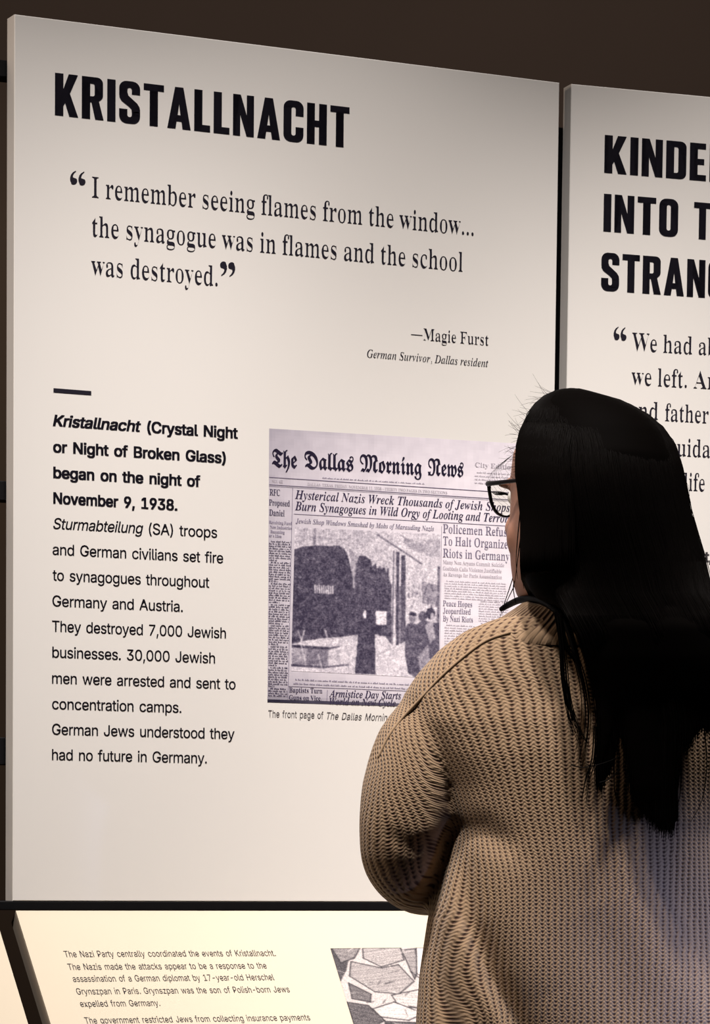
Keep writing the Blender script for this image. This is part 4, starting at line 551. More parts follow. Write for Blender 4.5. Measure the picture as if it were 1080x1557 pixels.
def fill(cs, depth=None):
    # every outer contour is filled together with its own holes only
    start = [sum(len(c) for c in cs[:i]) for i in range(len(cs))]
    ar = [area2(c) for c in cs]; big = max(ar, key=abs)
    if depth is None: depth = [1 if a_ * big < 0 else 0 for a_ in ar]
    tris = []
    for i, c in enumerate(cs):
        if depth[i]: continue
        grp = [i] + [j for j, d in enumerate(cs) if depth[j] == 1 and depth[i] == 0 and inside(d[0], c)]
        idx = [start[j] + q for j in grp for q in range(len(cs[j]))]
        for t in tessellate_polygon([[Vector((x, y, 0)) for x, y in cs[j]] for j in grp]):
            tris.append(tuple(idx[q] for q in t))
    return tris

_caps = {}
def cap_height(font):
    if font == 'gothic': return 1.0
    if font not in _caps:
        _caps[font] = max(y for c in glyph(font, 'T')[1] for x, y in c)
    return _caps[font]

def glyph_mesh(font, ch, ex, ey):
    k = (font, ch, ex, ey)
    if k in _glyph_cache: return _glyph_cache[k]
    adv, cs = glyph(font, ch)
    if not cs:
        _glyph_cache[k] = (adv, [], []); return _glyph_cache[k]
    if ch in '.,' and ex < 0: ex = ey = 0.0
    cs = [[p for i, p in enumerate(c) if math.hypot(p[0] - c[i - 1][0], p[1] - c[i - 1][1]) > 0.004] for c in cs]
    if font == 'gothic':
        nh = 1 if ch in 'AODPR' else 0
        tris = fill(cs, [0] + [1] * nh if nh else None)
        ex, ey = 0.014, 0.004
    else:
        tris = fill(cs)
    if ex > 0:      # heavier weight: the shape struck four times, slightly apart
        base = [p for c in cs for p in c]; pts = []; all_t = []
        for sx, sy in ((-ex, -ey), (ex, -ey), (ex, ey), (-ex, ey)):
            b = len(pts); pts += [(x + sx, y + sy) for x, y in base]; all_t += [tuple(i + b for i in t) for t in tris]
        _glyph_cache[k] = (adv, pts, all_t)
    else:
        _glyph_cache[k] = (adv, [p for c in fatten(cs, ex, ey) for p in c], tris)
    return _glyph_cache[k]

class Ink:
    """collects flat print on one plane and links it as one part"""
    def __init__(s, P): s.P = P; s.V = []; s.F = []; s.cuts = []
    def poly(s, pts, tris):
        b = len(s.V)
        s.V.extend(pts); s.F.extend([tuple(i + b for i in t) for t in tris])
    def text(s, font, string, x0, y0, x1, cap, ex=0.0, ey=0.0, shear=0.0, track=0.0, fit=True):
        """x0, y0: start of the baseline in the photo; x1: where the line ends; cap: capital height there in pixels"""
        a0, b0 = s.P.st(x0, y0); _, bt = s.P.st(x0, y0 - cap)
        a1, _ = s.P.st(x1, y0)
        sc = (bt - b0) / cap_height(font)
        s.cuts.append(len(s.F))
        x = 0; runs = []
        for ch in string:
            adv, p, t = glyph_mesh(font, ch, ex, ey)
            runs.append((x, p, t)); x += adv + track
        xs = [rx + px_ for rx, p, t in runs for px_, _ in p]
        lo, hi = min(xs), max(xs)
        sx = (a1 - a0) / (hi - lo) if fit else sc
        for rx, p, t in runs:
            if p: s.poly([(a0 + (rx + px_ - lo) * sx + shear * py_ * sc, b0 + py_ * sc) for px_, py_ in p], t)
        return sx / sc
    def quad(s, pix):
        q = [s.P.st(*p) for p in pix]
        s.poly(q, [(0, 1, 2), (0, 2, 3)])
    def line(s, x0, y0, x1, y1, w):
        s.quad([(x0, y0 - w / 2), (x1, y1 - w / 2), (x1, y1 + w / 2), (x0, y0 + w / 2)])
    def make(s, name, mat, parent, h=T_INK, label=None):
        if len(s.cuts) > 1 or (s.cuts and s.cuts[0] > 0):     # one part per printed line
            cuts = sorted(set([0] + s.cuts + [len(s.F)])); o = None
            for a_, b_ in zip(cuts[:-1], cuts[1:]):
                use = sorted({i for t in s.F[a_:b_] for i in t}); mp = {v: i for i, v in enumerate(use)}
                q = Ink(s.P); q.V = [s.V[i] for i in use]; q.F = [tuple(mp[i] for i in t) for t in s.F[a_:b_]]
                o = q.make(name, mat, parent, h, label)
            return o
        V = [s.P.pt(a, b, h) for a, b in s.V]
        F_ = []
        for t in s.F:
            (ax, ay), (bx, by), (cx_, cy_) = (s.V[i] for i in t)
            ar = (bx - ax) * (cy_ - ay) - (cx_ - ax) * (by - ay)
            if ar == 0: continue
            F_.append(t if ar > 0 else (t[0], t[2], t[1]))
        o = mesh_obj(name, V, F_, mat, parent)
        if label: o['label'] = label
        if name in ('small_type', 'column_rule'): o['kind'] = 'stuff'
        return o

# ---- the KRISTALLNACHT panel
k = Ink(P1)
k.text('gothic', 'KRISTALLNACHT', 83.3, 174.7, 531.5, 64.0)
k.make('heading_lettering', M_INK, panel_one)

k = Ink(P1)
SX = dict(ex=-0.023, ey=-0.002)
k.text('serif', 'I remember seeing flames from the window...', 139.8, 300.0, 721.0, 31.5, **SX)
k.text('serif', 'the synagogue was in flames and the school', 139.8, 359.2, 704.0, 31.5, **SX)
k.text('serif', 'was destroyed.', 138.6, 418.0, 331.0, 31.5, **SX)
def quote_marks(k, x0, y0, x1, y1, flip):
    # two curls between the pixels x0..x1, y0..y1
    w = (x1 - x0) * 0.46
    for xs in (x0, x1 - w):
        k.cuts.append(len(k.F))
        c = comma_mark()
        p = []
        for (u, v) in c:
            if flip: u, v = .5 - u, 1 - v
            p.append(k.P.st(xs + u / 0.5 * w, y1 - (y1 - y0) * v + (xs - x0) * 0.10))
        t = [tuple(q) for q in tessellate_polygon([[Vector((a, b, 0)) for a, b in p]])]
        k.poly(p, t)
quote_marks(k, 106.5, 259.5, 130.0, 281.0, False)
quote_marks(k, 334.5, 397.0, 357.5, 419.5, True)
k.make('quote_lettering', M_INK, panel_one)

k = Ink(P1)
k.text('serif', '\u2014Magie Furst', 625.0, 515.6, 743.0, 18.0, **SX)
k.make('name_lettering', M_INK, panel_one)
k = Ink(P1)
k.text('slant', 'German Survivor, Dallas resident', 558.2, 543.2, 742.6, 12.0, ex=-0.016, ey=-0.001)
k.make('credit_lettering', M_INK, panel_one)

k = Ink(P1)
k.line(81.2, 593.4, 138.7, 597.8, 6.4)
k.make('rule_bar', M_INK, panel_one)

k = Ink(P1)
B = dict(ex=0.027, ey=0.013, track=-0.012)
k.text('sans', 'Kristallnacht', 80.2, 647.2, 212.5, 16.6, shear=0.2, **B)
k.text('sans', '(Crystal Night', 223.6, 657.2, 361.8, 16.6, **B)
k.text('sans', 'or Night of Broken Glass)', 80.5, 687.2, 343.5, 16.6, **B)
k.text('sans', 'began on the night of', 80.8, 726.3, 304.8, 16.6, **B)
k.text('sans', 'November 9, 1938.', 80.8, 765.2, 269.8, 16.6, **B)
k.make('bold_lettering', M_INK, panel_one)
k = Ink(P1)
R_ = dict(ex=0.006, ey=0.0, track=-0.022)
k.text('sans', 'Sturmabteilung', 80.0, 803.8, 215.5, 16.6, shear=0.2, **R_)
for (s, x0, y0, x1) in (
    ('(SA) troops', 226.2, 812.0, 330.2), ('and German civilians set fire', 79.8, 843.2, 339.4),
    ('to synagogues throughout', 79.8, 882.3, 318.2), ('Germany and Austria.', 79.5, 921.6, 278.0),
    ('They destroyed 7,000 Jewish', 79.0, 960.0, 343.6), ('businesses. 30,000 Jewish', 79.4, 999.6, 327.0),
    ('men were arrested and sent to', 79.0, 1039.0, 358.2), ('concentration camps.', 79.0, 1078.0, 275.8),
    ('German Jews understood they', 79.0, 1116.8, 356.6), ('had no future in Germany.', 78.9, 1155.4, 314.6)):
    k.text('sans', s, x0, y0, x1, 16.6, **R_)
k.make('body_lettering', M_INK, panel_one)

k = Ink(P1)
k.text('sans', 'The front page of', 407.8, 1090.3, 491.6, 10.6)
k.text('sans', 'The Dallas Morning News', 495.4, 1093.4, 627.0, 10.6, shear=0.2)
k.make('caption_lettering', M_INKGREY, panel_one)

# ---- printed pictures: coloured point grids, ink on paper
def ink_grid(name, P, quadpix, nx, ny, rgb, parent, h, label=None):
    """quadpix: TL, TR, BR, BL pixels; rgb: (ny, nx, 3) linear"""
    c = [np.array(P.st(*q)) for q in quadpix]
    u = (np.arange(nx + 1) / nx)[None, :, None]; v = (np.arange(ny + 1) / ny)[:, None, None]
    g = (c[0] * (1 - u) + c[1] * u) * (1 - v) + (c[3] * (1 - u) + c[2] * u) * v
    st = g.reshape(-1, 2)
    V = P.o + st[:, :1] * P.u + st[:, 1:] * P.v + P.n * h
    i = np.arange(ny)[:, None] * (nx + 1) + np.arange(nx)[None, :]
    Fc = np.stack([i + nx + 1, i + nx + 2, i + 1, i], -1).reshape(-1, 4)
    m = bpy.data.materials.new(name + '_print'); m.use_nodes = True
    b = m.node_tree.nodes['Principled BSDF']; b.inputs['Roughness'].default_value = 0.6
    b.inputs['Specular IOR Level'].default_value = 0.25
    a = m.node_tree.nodes.new('ShaderNodeVertexColor'); a.layer_name = 'ink'
    m.node_tree.links.new(a.outputs['Color'], b.inputs['Base Color'])
    o = mesh_obj(name, V, Fc, m, parent)
    ca = o.data.color_attributes.new('ink', 'FLOAT_COLOR', 'CORNER')
    col = np.ones((ny, nx, 4, 4), np.float32); col[..., :3] = rgb[:, :, None, :]
    ca.data.foreach_set('color', col.reshape(-1))
    if label: o['label'] = label
    return o

class Raster:
    """a small grey picture drawn with polygons and grain; value 1 = paper"""
    def __init__(s, w, h, bg): s.a = np.full((h, w), bg, float); s.w = w; s.h = h; s.Y, s.X = np.mgrid[0:h, 0:w] + 0.5
    def mask(s, pts):
        inside = np.zeros(s.a.shape, bool); n = len(pts)
        for i in range(n):
            (x1, y1), (x2, y2) = pts[i - 1], pts[i]
            if y1 == y2: continue
            c = ((s.Y > min(y1, y2)) & (s.Y <= max(y1, y2))) & (s.X < (x2 - x1) * (s.Y - y1) / (y2 - y1) + x1)
            inside ^= c
        return inside
    def poly(s, pts, v, alpha=1.0):
        m = s.mask(pts); s.a[m] = s.a[m] * (1 - alpha) + v * alpha
    def ell(s, cx, cy, rx, ry, v, alpha=1.0):
        m = ((s.X - cx) / rx) ** 2 + ((s.Y - cy) / ry) ** 2 < 1
        s.a[m] = s.a[m] * (1 - alpha) + v * alpha
    def seg(s, x0, y0, x1, y1, w, v, alpha=1.0):
        L2 = (x1 - x0) ** 2 + (y1 - y0) ** 2
        t = np.clip(((s.X - x0) * (x1 - x0) + (s.Y - y0) * (y1 - y0)) / L2, 0, 1)
        d = np.hypot(s.X - x0 - t * (x1 - x0), s.Y - y0 - t * (y1 - y0))
        m = np.clip(w / 2 + 0.5 - d, 0, 1) * alpha
        s.a = s.a * (1 - m) + v * m
    def blur(s, n=1):
        for _ in range(n):
            p = np.pad(s.a, 1, 'edge')
            s.a = (p[:-2, 1:-1] + p[2:, 1:-1] + p[1:-1, :-2] + p[1:-1, 2:] + 2 * p[1:-1, 1:-1]) / 6
    def grain(s, amt, n=1):
        g = rng.normal(0, 1, s.a.shape)
        for _ in range(n):
            p = np.pad(g, 1, 'edge'); g = (p[:-2, 1:-1] + p[2:, 1:-1] + p[1:-1, :-2] + p[1:-1, 2:] + 2 * p[1:-1, 1:-1]) / 6
        g /= g.std() + 1e-9
        s.a = s.a + g * amt
    def rgb(s, lo, hi):
        a = np.clip(s.a, 0, 1)[..., None]
        c = np.array(lo) * (1 - a) + np.array(hi) * a      # sRGB 0..1
        return np.where(c < 0.04045, c / 12.92, ((c + 0.055) / 1.055) ** 2.4)

# newspaper sheet: lilac grey paper, darker at its outer edges and along the bottom cut
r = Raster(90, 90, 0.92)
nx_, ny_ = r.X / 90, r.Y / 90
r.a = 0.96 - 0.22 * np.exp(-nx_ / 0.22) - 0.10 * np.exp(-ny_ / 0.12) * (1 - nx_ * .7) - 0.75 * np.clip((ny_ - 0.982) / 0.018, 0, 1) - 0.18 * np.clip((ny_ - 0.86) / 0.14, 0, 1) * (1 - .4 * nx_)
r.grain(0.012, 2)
NEWS_Q = [(409.3, 651.5), (822.0, 676.5), (822.0, 1080.5), (406.7, 1067.8)]
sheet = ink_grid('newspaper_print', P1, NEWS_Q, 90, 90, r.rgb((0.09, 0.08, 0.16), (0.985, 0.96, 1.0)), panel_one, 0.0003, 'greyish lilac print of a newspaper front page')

# the press photograph in it (drawn in a 595 x 610 frame, then sampled)
def Q(pts): return [((x - 115) / 613 * 222, (y - 462) / 612 * 226) for x, y in pts]
r = Raster(222, 226, 0.86)
dark = 0.24
r.poly(Q([(115, 455), (455, 455), (520, 520), (520, 640), (115, 560)]), 0.80)
for i in range(26):
    x = 130 + i * 11.5; r.seg(*Q([(x, 470)])[0], *Q([(x + rng.normal(0, 3), 470 + rng.uniform(25, 70))])[0], 2.2, 0.62, 0.5)
r.seg(*Q([(197, 468)])[0], *Q([(197, 548)])[0], 4, 0.45, 0.9)
r.seg(*Q([(130, 500)])[0], *Q([(330, 505)])[0], 1.5, 0.55, 0.6)
r.poly(Q([(115, 556), (150, 543), (200, 536), (300, 533), (322, 545), (338, 575), (350, 622), (360, 665), (372, 720), (385, 800), (395, 905), (330, 918), (240, 928), (180, 942), (115, 960)]), dark)
r.poly(Q([(362, 650), (372, 610), (384, 572), (410, 570), (432, 585), (440, 612), (455, 600), (462, 620), (474, 606), (480, 625), (490, 612), (500, 640), (508, 610), (512, 665), (524, 690), (526, 935), (500, 940), (470, 900), (390, 908), (362, 900)]), dark + 0.03)
r.poly(Q([(340, 540), (380, 565), (372, 640), (362, 690), (356, 640)]), 0.62, 0.8)
r.seg(*Q([(366, 560)])[0], *Q([(364, 705)])[0], 2.5, 0.75, 0.8)
r.seg(*Q([(357, 905)])[0], *Q([(357, 1020)])[0], 1.8, 0.4, 0.8)
for i in range(9):
    x = 203 + i * 9.2
    r.seg(*Q([(x, 704 + (i % 2) * 3)])[0], *Q([(x + 2, 736)])[0], 1.9, 0.92)
    if i % 2: r.seg(*Q([(x, 720)])[0], *Q([(x + 8, 716 + (i % 3) * 6)])[0], 1.0, 0.8)
r.poly(Q([(115, 960), (180, 940), (250, 928), (330, 917), (388, 905), (382, 1080), (115, 1080)]), 0.84)
r.poly(Q([(118, 972), (268, 968), (268, 1046), (118, 1050)]), 0.50, 0.8)
r.poly(Q([(178, 975), (262, 972), (262, 1040), (180, 1042)]), 0.36, 0.6)
r.seg(*Q([(115, 968)])[0], *Q([(270, 970)])[0], 4, 0.2); r.seg(*Q([(270, 970)])[0], *Q([(310, 960)])[0], 2.5, 0.4)
r.seg(*Q([(115, 1050)])[0], *Q([(250, 1052)])[0], 3.5, 0.25); r.seg(*Q([(250, 1052)])[0], *Q([(350, 1035)])[0], 2.5, 0.35)
for (a, b, c, d) in ((140, 905, 165, 965), (165, 900, 150, 960), (250, 895, 262, 930), (150, 950, 175, 1045), (225, 1000, 240, 1050)):
    r.seg(*Q([(a, b)])[0], *Q([(c, d)])[0], 2, 0.85, 0.8)
r.poly(Q([(387, 905), (395, 860), (400, 815), (412, 800), (430, 795), (444, 815), (452, 850), (458, 930), (462, 1072), (376, 1072), (382, 990)]), dark - 0.02)
r.ell(*Q([(413, 818)])[0], 2.6, 6.5, 0.97)
r.poly(Q([(457, 802), (505, 800), (504, 858), (462, 861)]), 0.93)
r.poly(Q([(462, 905), (500, 905), (525, 940), (585, 925), (590, 1075), (462, 1072)]), 0.87)
r.seg(*Q([(470, 985)])[0], *Q([(545, 950)])[0], 1.5, 0.55)
r.poly(Q([(526, 540), (600, 540), (600, 935), (526, 945)]), 0.86)
r.poly(Q([(541, 545), (553, 545), (556, 940), (545, 942)]), 0.25)
r.poly(Q([(562, 560), (580, 560), (584, 925), (566, 935)]), 0.28)
r.seg(*Q([(530, 545)])[0], *Q([(530, 940)])[0], 2.0, 0.35)
r.poly(Q([(536, 690), (584, 690), (584, 925), (556, 938), (545, 800)]), 0.3, 0.6)
r.seg(*Q([(460, 478)])[0], *Q([(650, 592)])[0], 2.4, 0.42)
r.seg(*Q([(560, 475)])[0], *Q([(690, 560)])[0], 1.8, 0.55)
r.poly(Q([(575, 485), (640, 500), (665, 530), (650, 548), (600, 530), (570, 505)]), 0.58, 0.7)
r.poly(Q([(640, 490), (728, 490), (728, 560), (670, 560)]), 0.68, 0.7)
r.poly(Q([(586, 600), (655, 600), (660, 790), (590, 800)]), 0.84)
r.poly(Q([(650, 665), (728, 680), (728, 760), (655, 760)]), 0.5, 0.7)
for i in range(16):
    x = 592 + rng.uniform(0, 130); y = 680 + rng.uniform(0, 90)
    r.seg(*Q([(x, y)])[0], *Q([(x + rng.normal(0, 6), y + rng.uniform(8, 30))])[0], 2, rng.uniform(.25, .6), .8)
r.poly(Q([(584, 870), (594, 850), (612, 842), (632, 850), (650, 835), (672, 830), (700, 840), (728, 835), (728, 1080), (640, 1080), (600, 1060), (584, 980)]), dark + 0.08)
r.ell(*Q([(613, 824)])[0], 5.5, 8, 0.55); r.poly(Q([(598, 812), (632, 815), (628, 800), (602, 797)]), 0.15)
r.ell(*Q([(657, 815)])[0], 6.5, 8.5, 0.3); r.ell(*Q([(690, 800)])[0], 7, 9, 0.22); r.ell(*Q([(697, 812)])[0], 3, 5, 0.8)
r.poly(Q([(665, 850), (700, 830), (712, 900), (690, 930)]), 0.75, 0.8)
r.poly(Q([(640, 985), (680, 930), (700, 1080), (655, 1080)]), 0.7, 0.7)
r.poly(Q([(716, 600), (728, 600), (728, 900), (718, 900)]), 0.3, 0.7)
r.blur(2); r.grain(0.035, 14); r.grain(0.035, 0); r.grain(0.05, 2); r.a[r.a < .12] = .12
PHOTO_Q = [(448.5, 801.5), (669.8, 812.0), (667.0, 1031.5), (442.4, 1020.0)]
ink_grid('press_photograph', P1, PHOTO_Q, 222, 226, r.rgb((0.10, 0.08, 0.175), (0.985, 0.96, 1.0)), sheet, 0.0005, 'grainy press photograph of a smashed shop window and passers-by')

k = Ink(P1)
BX = dict(ex=0.013, ey=0.004)
k.text('black', 'The', 413.3, 709.6, 451.5, 27.5, **BX)
k.text('black', 'Dallas', 462.5, 712.2, 537.5, 27.0, **BX)
k.text('black', 'Morning', 546.8, 716.6, 641.0, 26.5, **BX)
k.text('black', 'News', 650.5, 722.0, 704.6, 26.0, **BX)
k.make('masthead_lettering', M_NEWSINK, sheet, 0.0006)

k = Ink(P1)
k.text('slant', 'Hysterical Nazis Wreck Thousands of Jewish Shops,', 448.3, 758.3, 779.0, 13.2, ex=-0.004)
k.text('slant', 'Burn Synagogues in Wild Orgy of Looting and Terror', 448.3, 775.6, 773.5, 13.2, ex=-0.004)
k.text('slant', 'Armistice Day Starts', 500.3, 1059.6, 609.8, 11.2)
k.text('serif', 'RFC', 410.0, 753.0, 425.5, 9.5, ex=0.0)
k.text('serif', 'Proposed', 409.0, 768.2, 440.5, 9.0)
k.text('serif', 'Daniel', 409.3, 783.8, 432.5, 9.5)
k.text('serif', 'Baptists Turn', 439.6, 1052.6, 490.0, 7.6)
k.text('serif', 'Guns on Vice,', 439.4, 1063.6, 489.0, 7.0)
k.text('slant', 'World on New Cycle', 500.7, 1070.8, 601.5, 10.0)
k.make('headline_lettering', M_NEWSINK, sheet, 0.0006)

k = Ink(P1)
k.text('slant', 'Jewish Shop Windows Smashed by Mobs of Marauding Nazis', 449.3, 795.4, 660.0, 7.2)
k.text('serif', 'Policemen Refuse', 673.4, 810.0, 777.0, 13.2, ex=-0.014)
k.text('serif', 'To Halt Organized', 673.4, 828.6, 779.0, 13.2, ex=-0.014)
k.text('serif', 'Riots in Germany', 673.4, 847.2, 774.5, 13.2, ex=-0.014)
k.text('serif', 'Peace Hopes', 673.4, 921.2, 717.8, 8.4, ex=-0.006)
k.text('serif', 'Jeopardized', 673.4, 932.4, 715.6, 8.4, ex=-0.006)
k.text('serif', 'By Nazi Riots', 673.4, 944.4, 719.0, 8.4, ex=-0.006)
for (s, x0, y0, x1) in (('Revolving Fund', 409, 796.4, 443.5), ('New Industries', 410.5, 803.6, 443.5), ('Becoming', 411, 810.6, 432.5), ("er's Idea", 409, 816.6, 428)):
    k.text('serif', s, x0, y0, x1, 4.8)
k.make('subhead_lettering', M_NEWSMID, sheet, 0.0006)

k = Ink(P1)
k.text('serif', 'City Edition', 722.3, 710.0, 783.0, 7.0, ex=-0.008)
k.text('serif', 'NO. 42', 413.2, 733.8, 429.6, 4.5)
k.text('serif', 'DALLAS, TEXAS, FRIDAY, NOVEMBER 11, 1938\u2014THIRTY TWO PAGES IN TWO SECTIONS', 467.4, 738.4, 680.0, 4.4)
k.text('serif', 'Many Non Aryans Commit Suicide', 673.4, 857.2, 766.5, 5.6, ex=-0.006)
k.text('serif', 'Goebbels Calls Violence Justifiable', 673.4, 866.8, 762.4, 5.6, ex=-0.006)
k.text('serif', 'As Revenge for Paris Assassination', 673.4, 875.9, 763.2, 5.6, ex=-0.006)
k.make('fine_lettering', M_NEWSFAINT, sheet, 0.0006)

k = Ink(P1)
k.line(409.2, 725.6, 822, 752.3, 1.0); k.line(409.2, 736.8, 822, 762.8, 0.9)
k.line(409.2, 739.0, 822, 765.0, 0.5)
k.line(444.5, 741.5, 440.0, 1052, 0.0)
def vline(x0, y0, x1, y1, w): k.quad([(x0 - w / 2, y0), (x0 + w / 2, y0), (x1 + w / 2, y1), (x1 - w / 2, y1)])
vline(444.8, 741.2, 437.8, 1063, 0.7); vline(671.5, 800, 667.5, 1044, 0.6); vline(497.8, 1049, 497.0, 1066, 0.7)
k.line(446.5, 781.5, 775, 800, 0.7); k.line(439, 1043.5, 640, 1051.5, 0.7)
k.make('column_rule', M_NEWSMID, sheet, 0.0006)

def faux_lines(k, x0, y0, x1, y1, pitch, slope, hgt, indent_last=True, gap=0.0):
    """columns of illegibly small type as rows of letter-sized ticks"""
    y = y0; n = 0
    while y < y1:
        n += 1
        f = (y - y0) / max(1, (y1 - y0))
        xa = x0(f) if callable(x0) else x0; xb = x1(f) if callable(x1) else x1
        if n % 9 == 0: xb = xa + (xb - xa) * rng.uniform(.3, .8)
        x = xa + (3 if n % 9 == 1 else 0)
        while x < xb - 1:
            wl = rng.integers(2, 8)
            for _ in range(wl):
                w = rng.uniform(0.7, 1.15)
                if x + w > xb: break
                hh = hgt * rng.choice([0.72, 0.8, 1.25])
                yy = y + slope * (x - xa)
                k.quad([(x, yy - hh), (x + w, yy - hh), (x + w, yy), (x, yy)])
                x += w + rng.uniform(0.25, .5)
            x += 1.3
        y += pitch
k = Ink(P1)
faux_lines(k, lambda f: 409.2 - 1.4 * f, 824, lambda f: 443.2 - 6.5 * f, 1060, 3.55, 0.05, 1.9)
k.make('small_type', M_NEWSINK, sheet, 0.0006)
k = Ink(P1)
faux_lines(k, 446, 1034.2, 640, 1043, 6.2, 0.045, 1.9)
faux_lines(k, 487, 727.5, 646, 728, 5, 0.058, 1.6)
k.make('small_type', M_NEWSMID, sheet, 0.0006)
k = Ink(P1)
faux_lines(k, 722, 719, 775, 737, 5.4, 0.06, 1.7)
faux_lines(k, 676, 884, 770, 912, 3.7, 0.05, 1.5)
faux_lines(k, 728, 915, 775, 960, 3.7, 0.05, 1.5)
faux_lines(k, 676, 951, 722, 985, 4.0, 0.05, 1.6)
k.make('small_type', M_NEWSFAINT, sheet, 0.0006)

# ---- the KINDERTRANSPORT panel
k = Ink(P2)
k.text('gothic', 'KINDER', 918.9, 262.4, 1110.4, 57.2)
k.text('gothic', 'TRANSPORT:', 1118.8, 278.5, 1413.0, 54.6)
k.text('gothic', 'INTO', 917.6, 351.6, 1031.1, 57.0)
k.text('gothic', 'THE ARMS OF', 1054.8, 362.8, 1362.0, 55.6)
k.text('gothic', 'STRANGERS', 914.0, 441.4, 1192.5, 57.5)
k.make('heading_lettering', M_INK, panel_two)
k = Ink(P2)
quote_marks(k, 933.3, 496.5, 952.8, 517.5, False)
k.text('serif', 'We had', 961.2, 533.0, 1052.6, 27.5, **SX)
k.text('serif', 'about', 1062.6, 539.0, 1128.0, 26.8, **SX)
k.text('serif', 'we left.', 960.4, 584.8, 1044.6, 27.5, **SX)
k.text('serif', 'And', 1054.8, 590.2, 1108.0, 26.8, **SX)
k.text('serif', 'and', 957.0, 636.3, 1000.6, 27.5, **SX)
k.text('serif', 'father', 1011.6, 640.0, 1077.6, 26.8, **SX)
k.text('serif', 'guidance', 1016.8, 692.6, 1119.0, 27.0, **SX)
k.text('serif', 'life', 1040.4, 745.6, 1071.6, 27.0, **SX)
k.make('quote_lettering', M_INK, panel_two)
k = Ink(P2)
k.text('sans', 't,', 1071.0, 854.0, 1083.0, 15.5, **B)
k.text('sans', 'r', 1070.0, 890.0, 1078.0, 15.5)
k.make('body_lettering', M_INKGREY, panel_two)

# ---- the reading rail
k = Ink(PR)
for (s, x0, y0, x1) in (
    ('The Nazi Party centrally coordinated the events of Kristallnacht.', 99.0, 1455.6, 420.5),
    ('The Nazis made the attacks appear to be a response to the', 104.6, 1475.0, 407.2),
    ('assassination of a German diplomat by 17-year-old Herschel', 111.8, 1493.2, 418.8),
    ('Grynszpan in Paris. Grynszpan was the son of Polish-born Jews', 117.4, 1512.4, 442.6),
    ('expelled from Germany.', 122.9, 1531.2, 244.6),
    ('The government restricted Jews from collecting insurance payments', 130.2, 1556.6, 474.4)):
    k.text('sans', s, x0, y0, x1, 9.6, ex=0.002, ey=0.0)
k.make('rail_lettering', M_INKRAIL, rail_one)

# photograph of heaped stones, drawn on the reading rail
r = Raster(150, 150, 0.80)
def stone(pts, v, lines=6, ang=0.1):
    m = r.mask(pts); r.a[m] = v
    xs = [p[0] for p in pts]; ys = [p[1] for p in pts]
    before = r.a.copy()
    for i in range(lines):
        y = min(ys) + (max(ys) - min(ys)) * (i + .6) / lines
        r.seg(min(xs), y + rng.normal(0, 1.5), max(xs), y + ang * (max(xs) - min(xs)) + rng.normal(0, 1.5), 0.6, v - .35, .7)
    r.a = np.where(m, r.a, before)
    for i in range(len(pts)): r.seg(*pts[i - 1], *pts[i], 1.5, 0.10, .9)
r.poly([(0, 0), (28, 0), (12, 40), (0, 60)], 0.25)
stone([(2, 0), (40, 0), (28, 18), (8, 26)], .55, 5, .3)
stone([(44, 0), (96, 0), (94, 22), (60, 34), (40, 18)], .72, 9, -.2)
stone([(22, 24), (60, 36), (84, 30), (96, 60), (70, 82), (40, 78), (14, 50)], .68, 12, -.15)
stone([(96, 4), (116, 2), (108, 40), (98, 56)], .6, 6, .1)
stone([(118, 0), (150, 0), (150, 60), (122, 64), (104, 46)], .95, 3, .05)
stone([(60, 84), (100, 74), (116, 88), (104, 108), (64, 104)], .82, 7, .1)
stone([(10, 62), (34, 82), (30, 96), (8, 90)], .42, 5, .3)
stone([(30, 108), (60, 96), (92, 116), (70, 128), (36, 122)], .88, 6, .05)
stone([(0, 96), (26, 102), (40, 128), (10, 150), (0, 150)], .35, 7, .3)
stone([(84, 122), (124, 96), (150, 118), (150, 150), (90, 150)], .5, 8, -.3)
stone([(40, 130), (80, 132), (86, 150), (36, 150)], .3, 5, .1)
for i in range(40):
    x, y = rng.uniform(0, 150, 2); r.seg(x, y, x + rng.normal(0, 10), y + rng.normal(0, 6), rng.uniform(.6, 2.2), rng.choice([.05, .1, .9]), .6)
r.blur(1); r.grain(0.06, 0)
ink_grid('rubble_photograph', PR, [(502.4, 1442.3), (668, 1440.8), (727.0, 1571), (541.6, 1571)], 150, 150, r.rgb((0.04, 0.03, 0.06), (0.86, 0.83, 0.82)), rail_one, 0.0005, 'black and white photograph of heaped broken stone slabs')

# ------------------------------------------------------------------ the visitor
def pxm(px, Y=4.03): return px * Y / FPX / math.cos(PITCH)

def loft(rings, closed_ends=True):
    n = len(rings[0]); V = [p for r_ in rings for p in r_]; Fc = []
    for i in range(len(rings) - 1):
        for j in range(n):
            j2 = (j + 1) % n
            Fc.append((i * n + j, i * n + j2, (i + 1) * n + j2, (i + 1) * n + j))
    if closed_ends:
        Fc.append(tuple(range(n - 1, -1, -1))); Fc.append(tuple((len(rings) - 1) * n + j for j in range(n)))
    return V, Fc

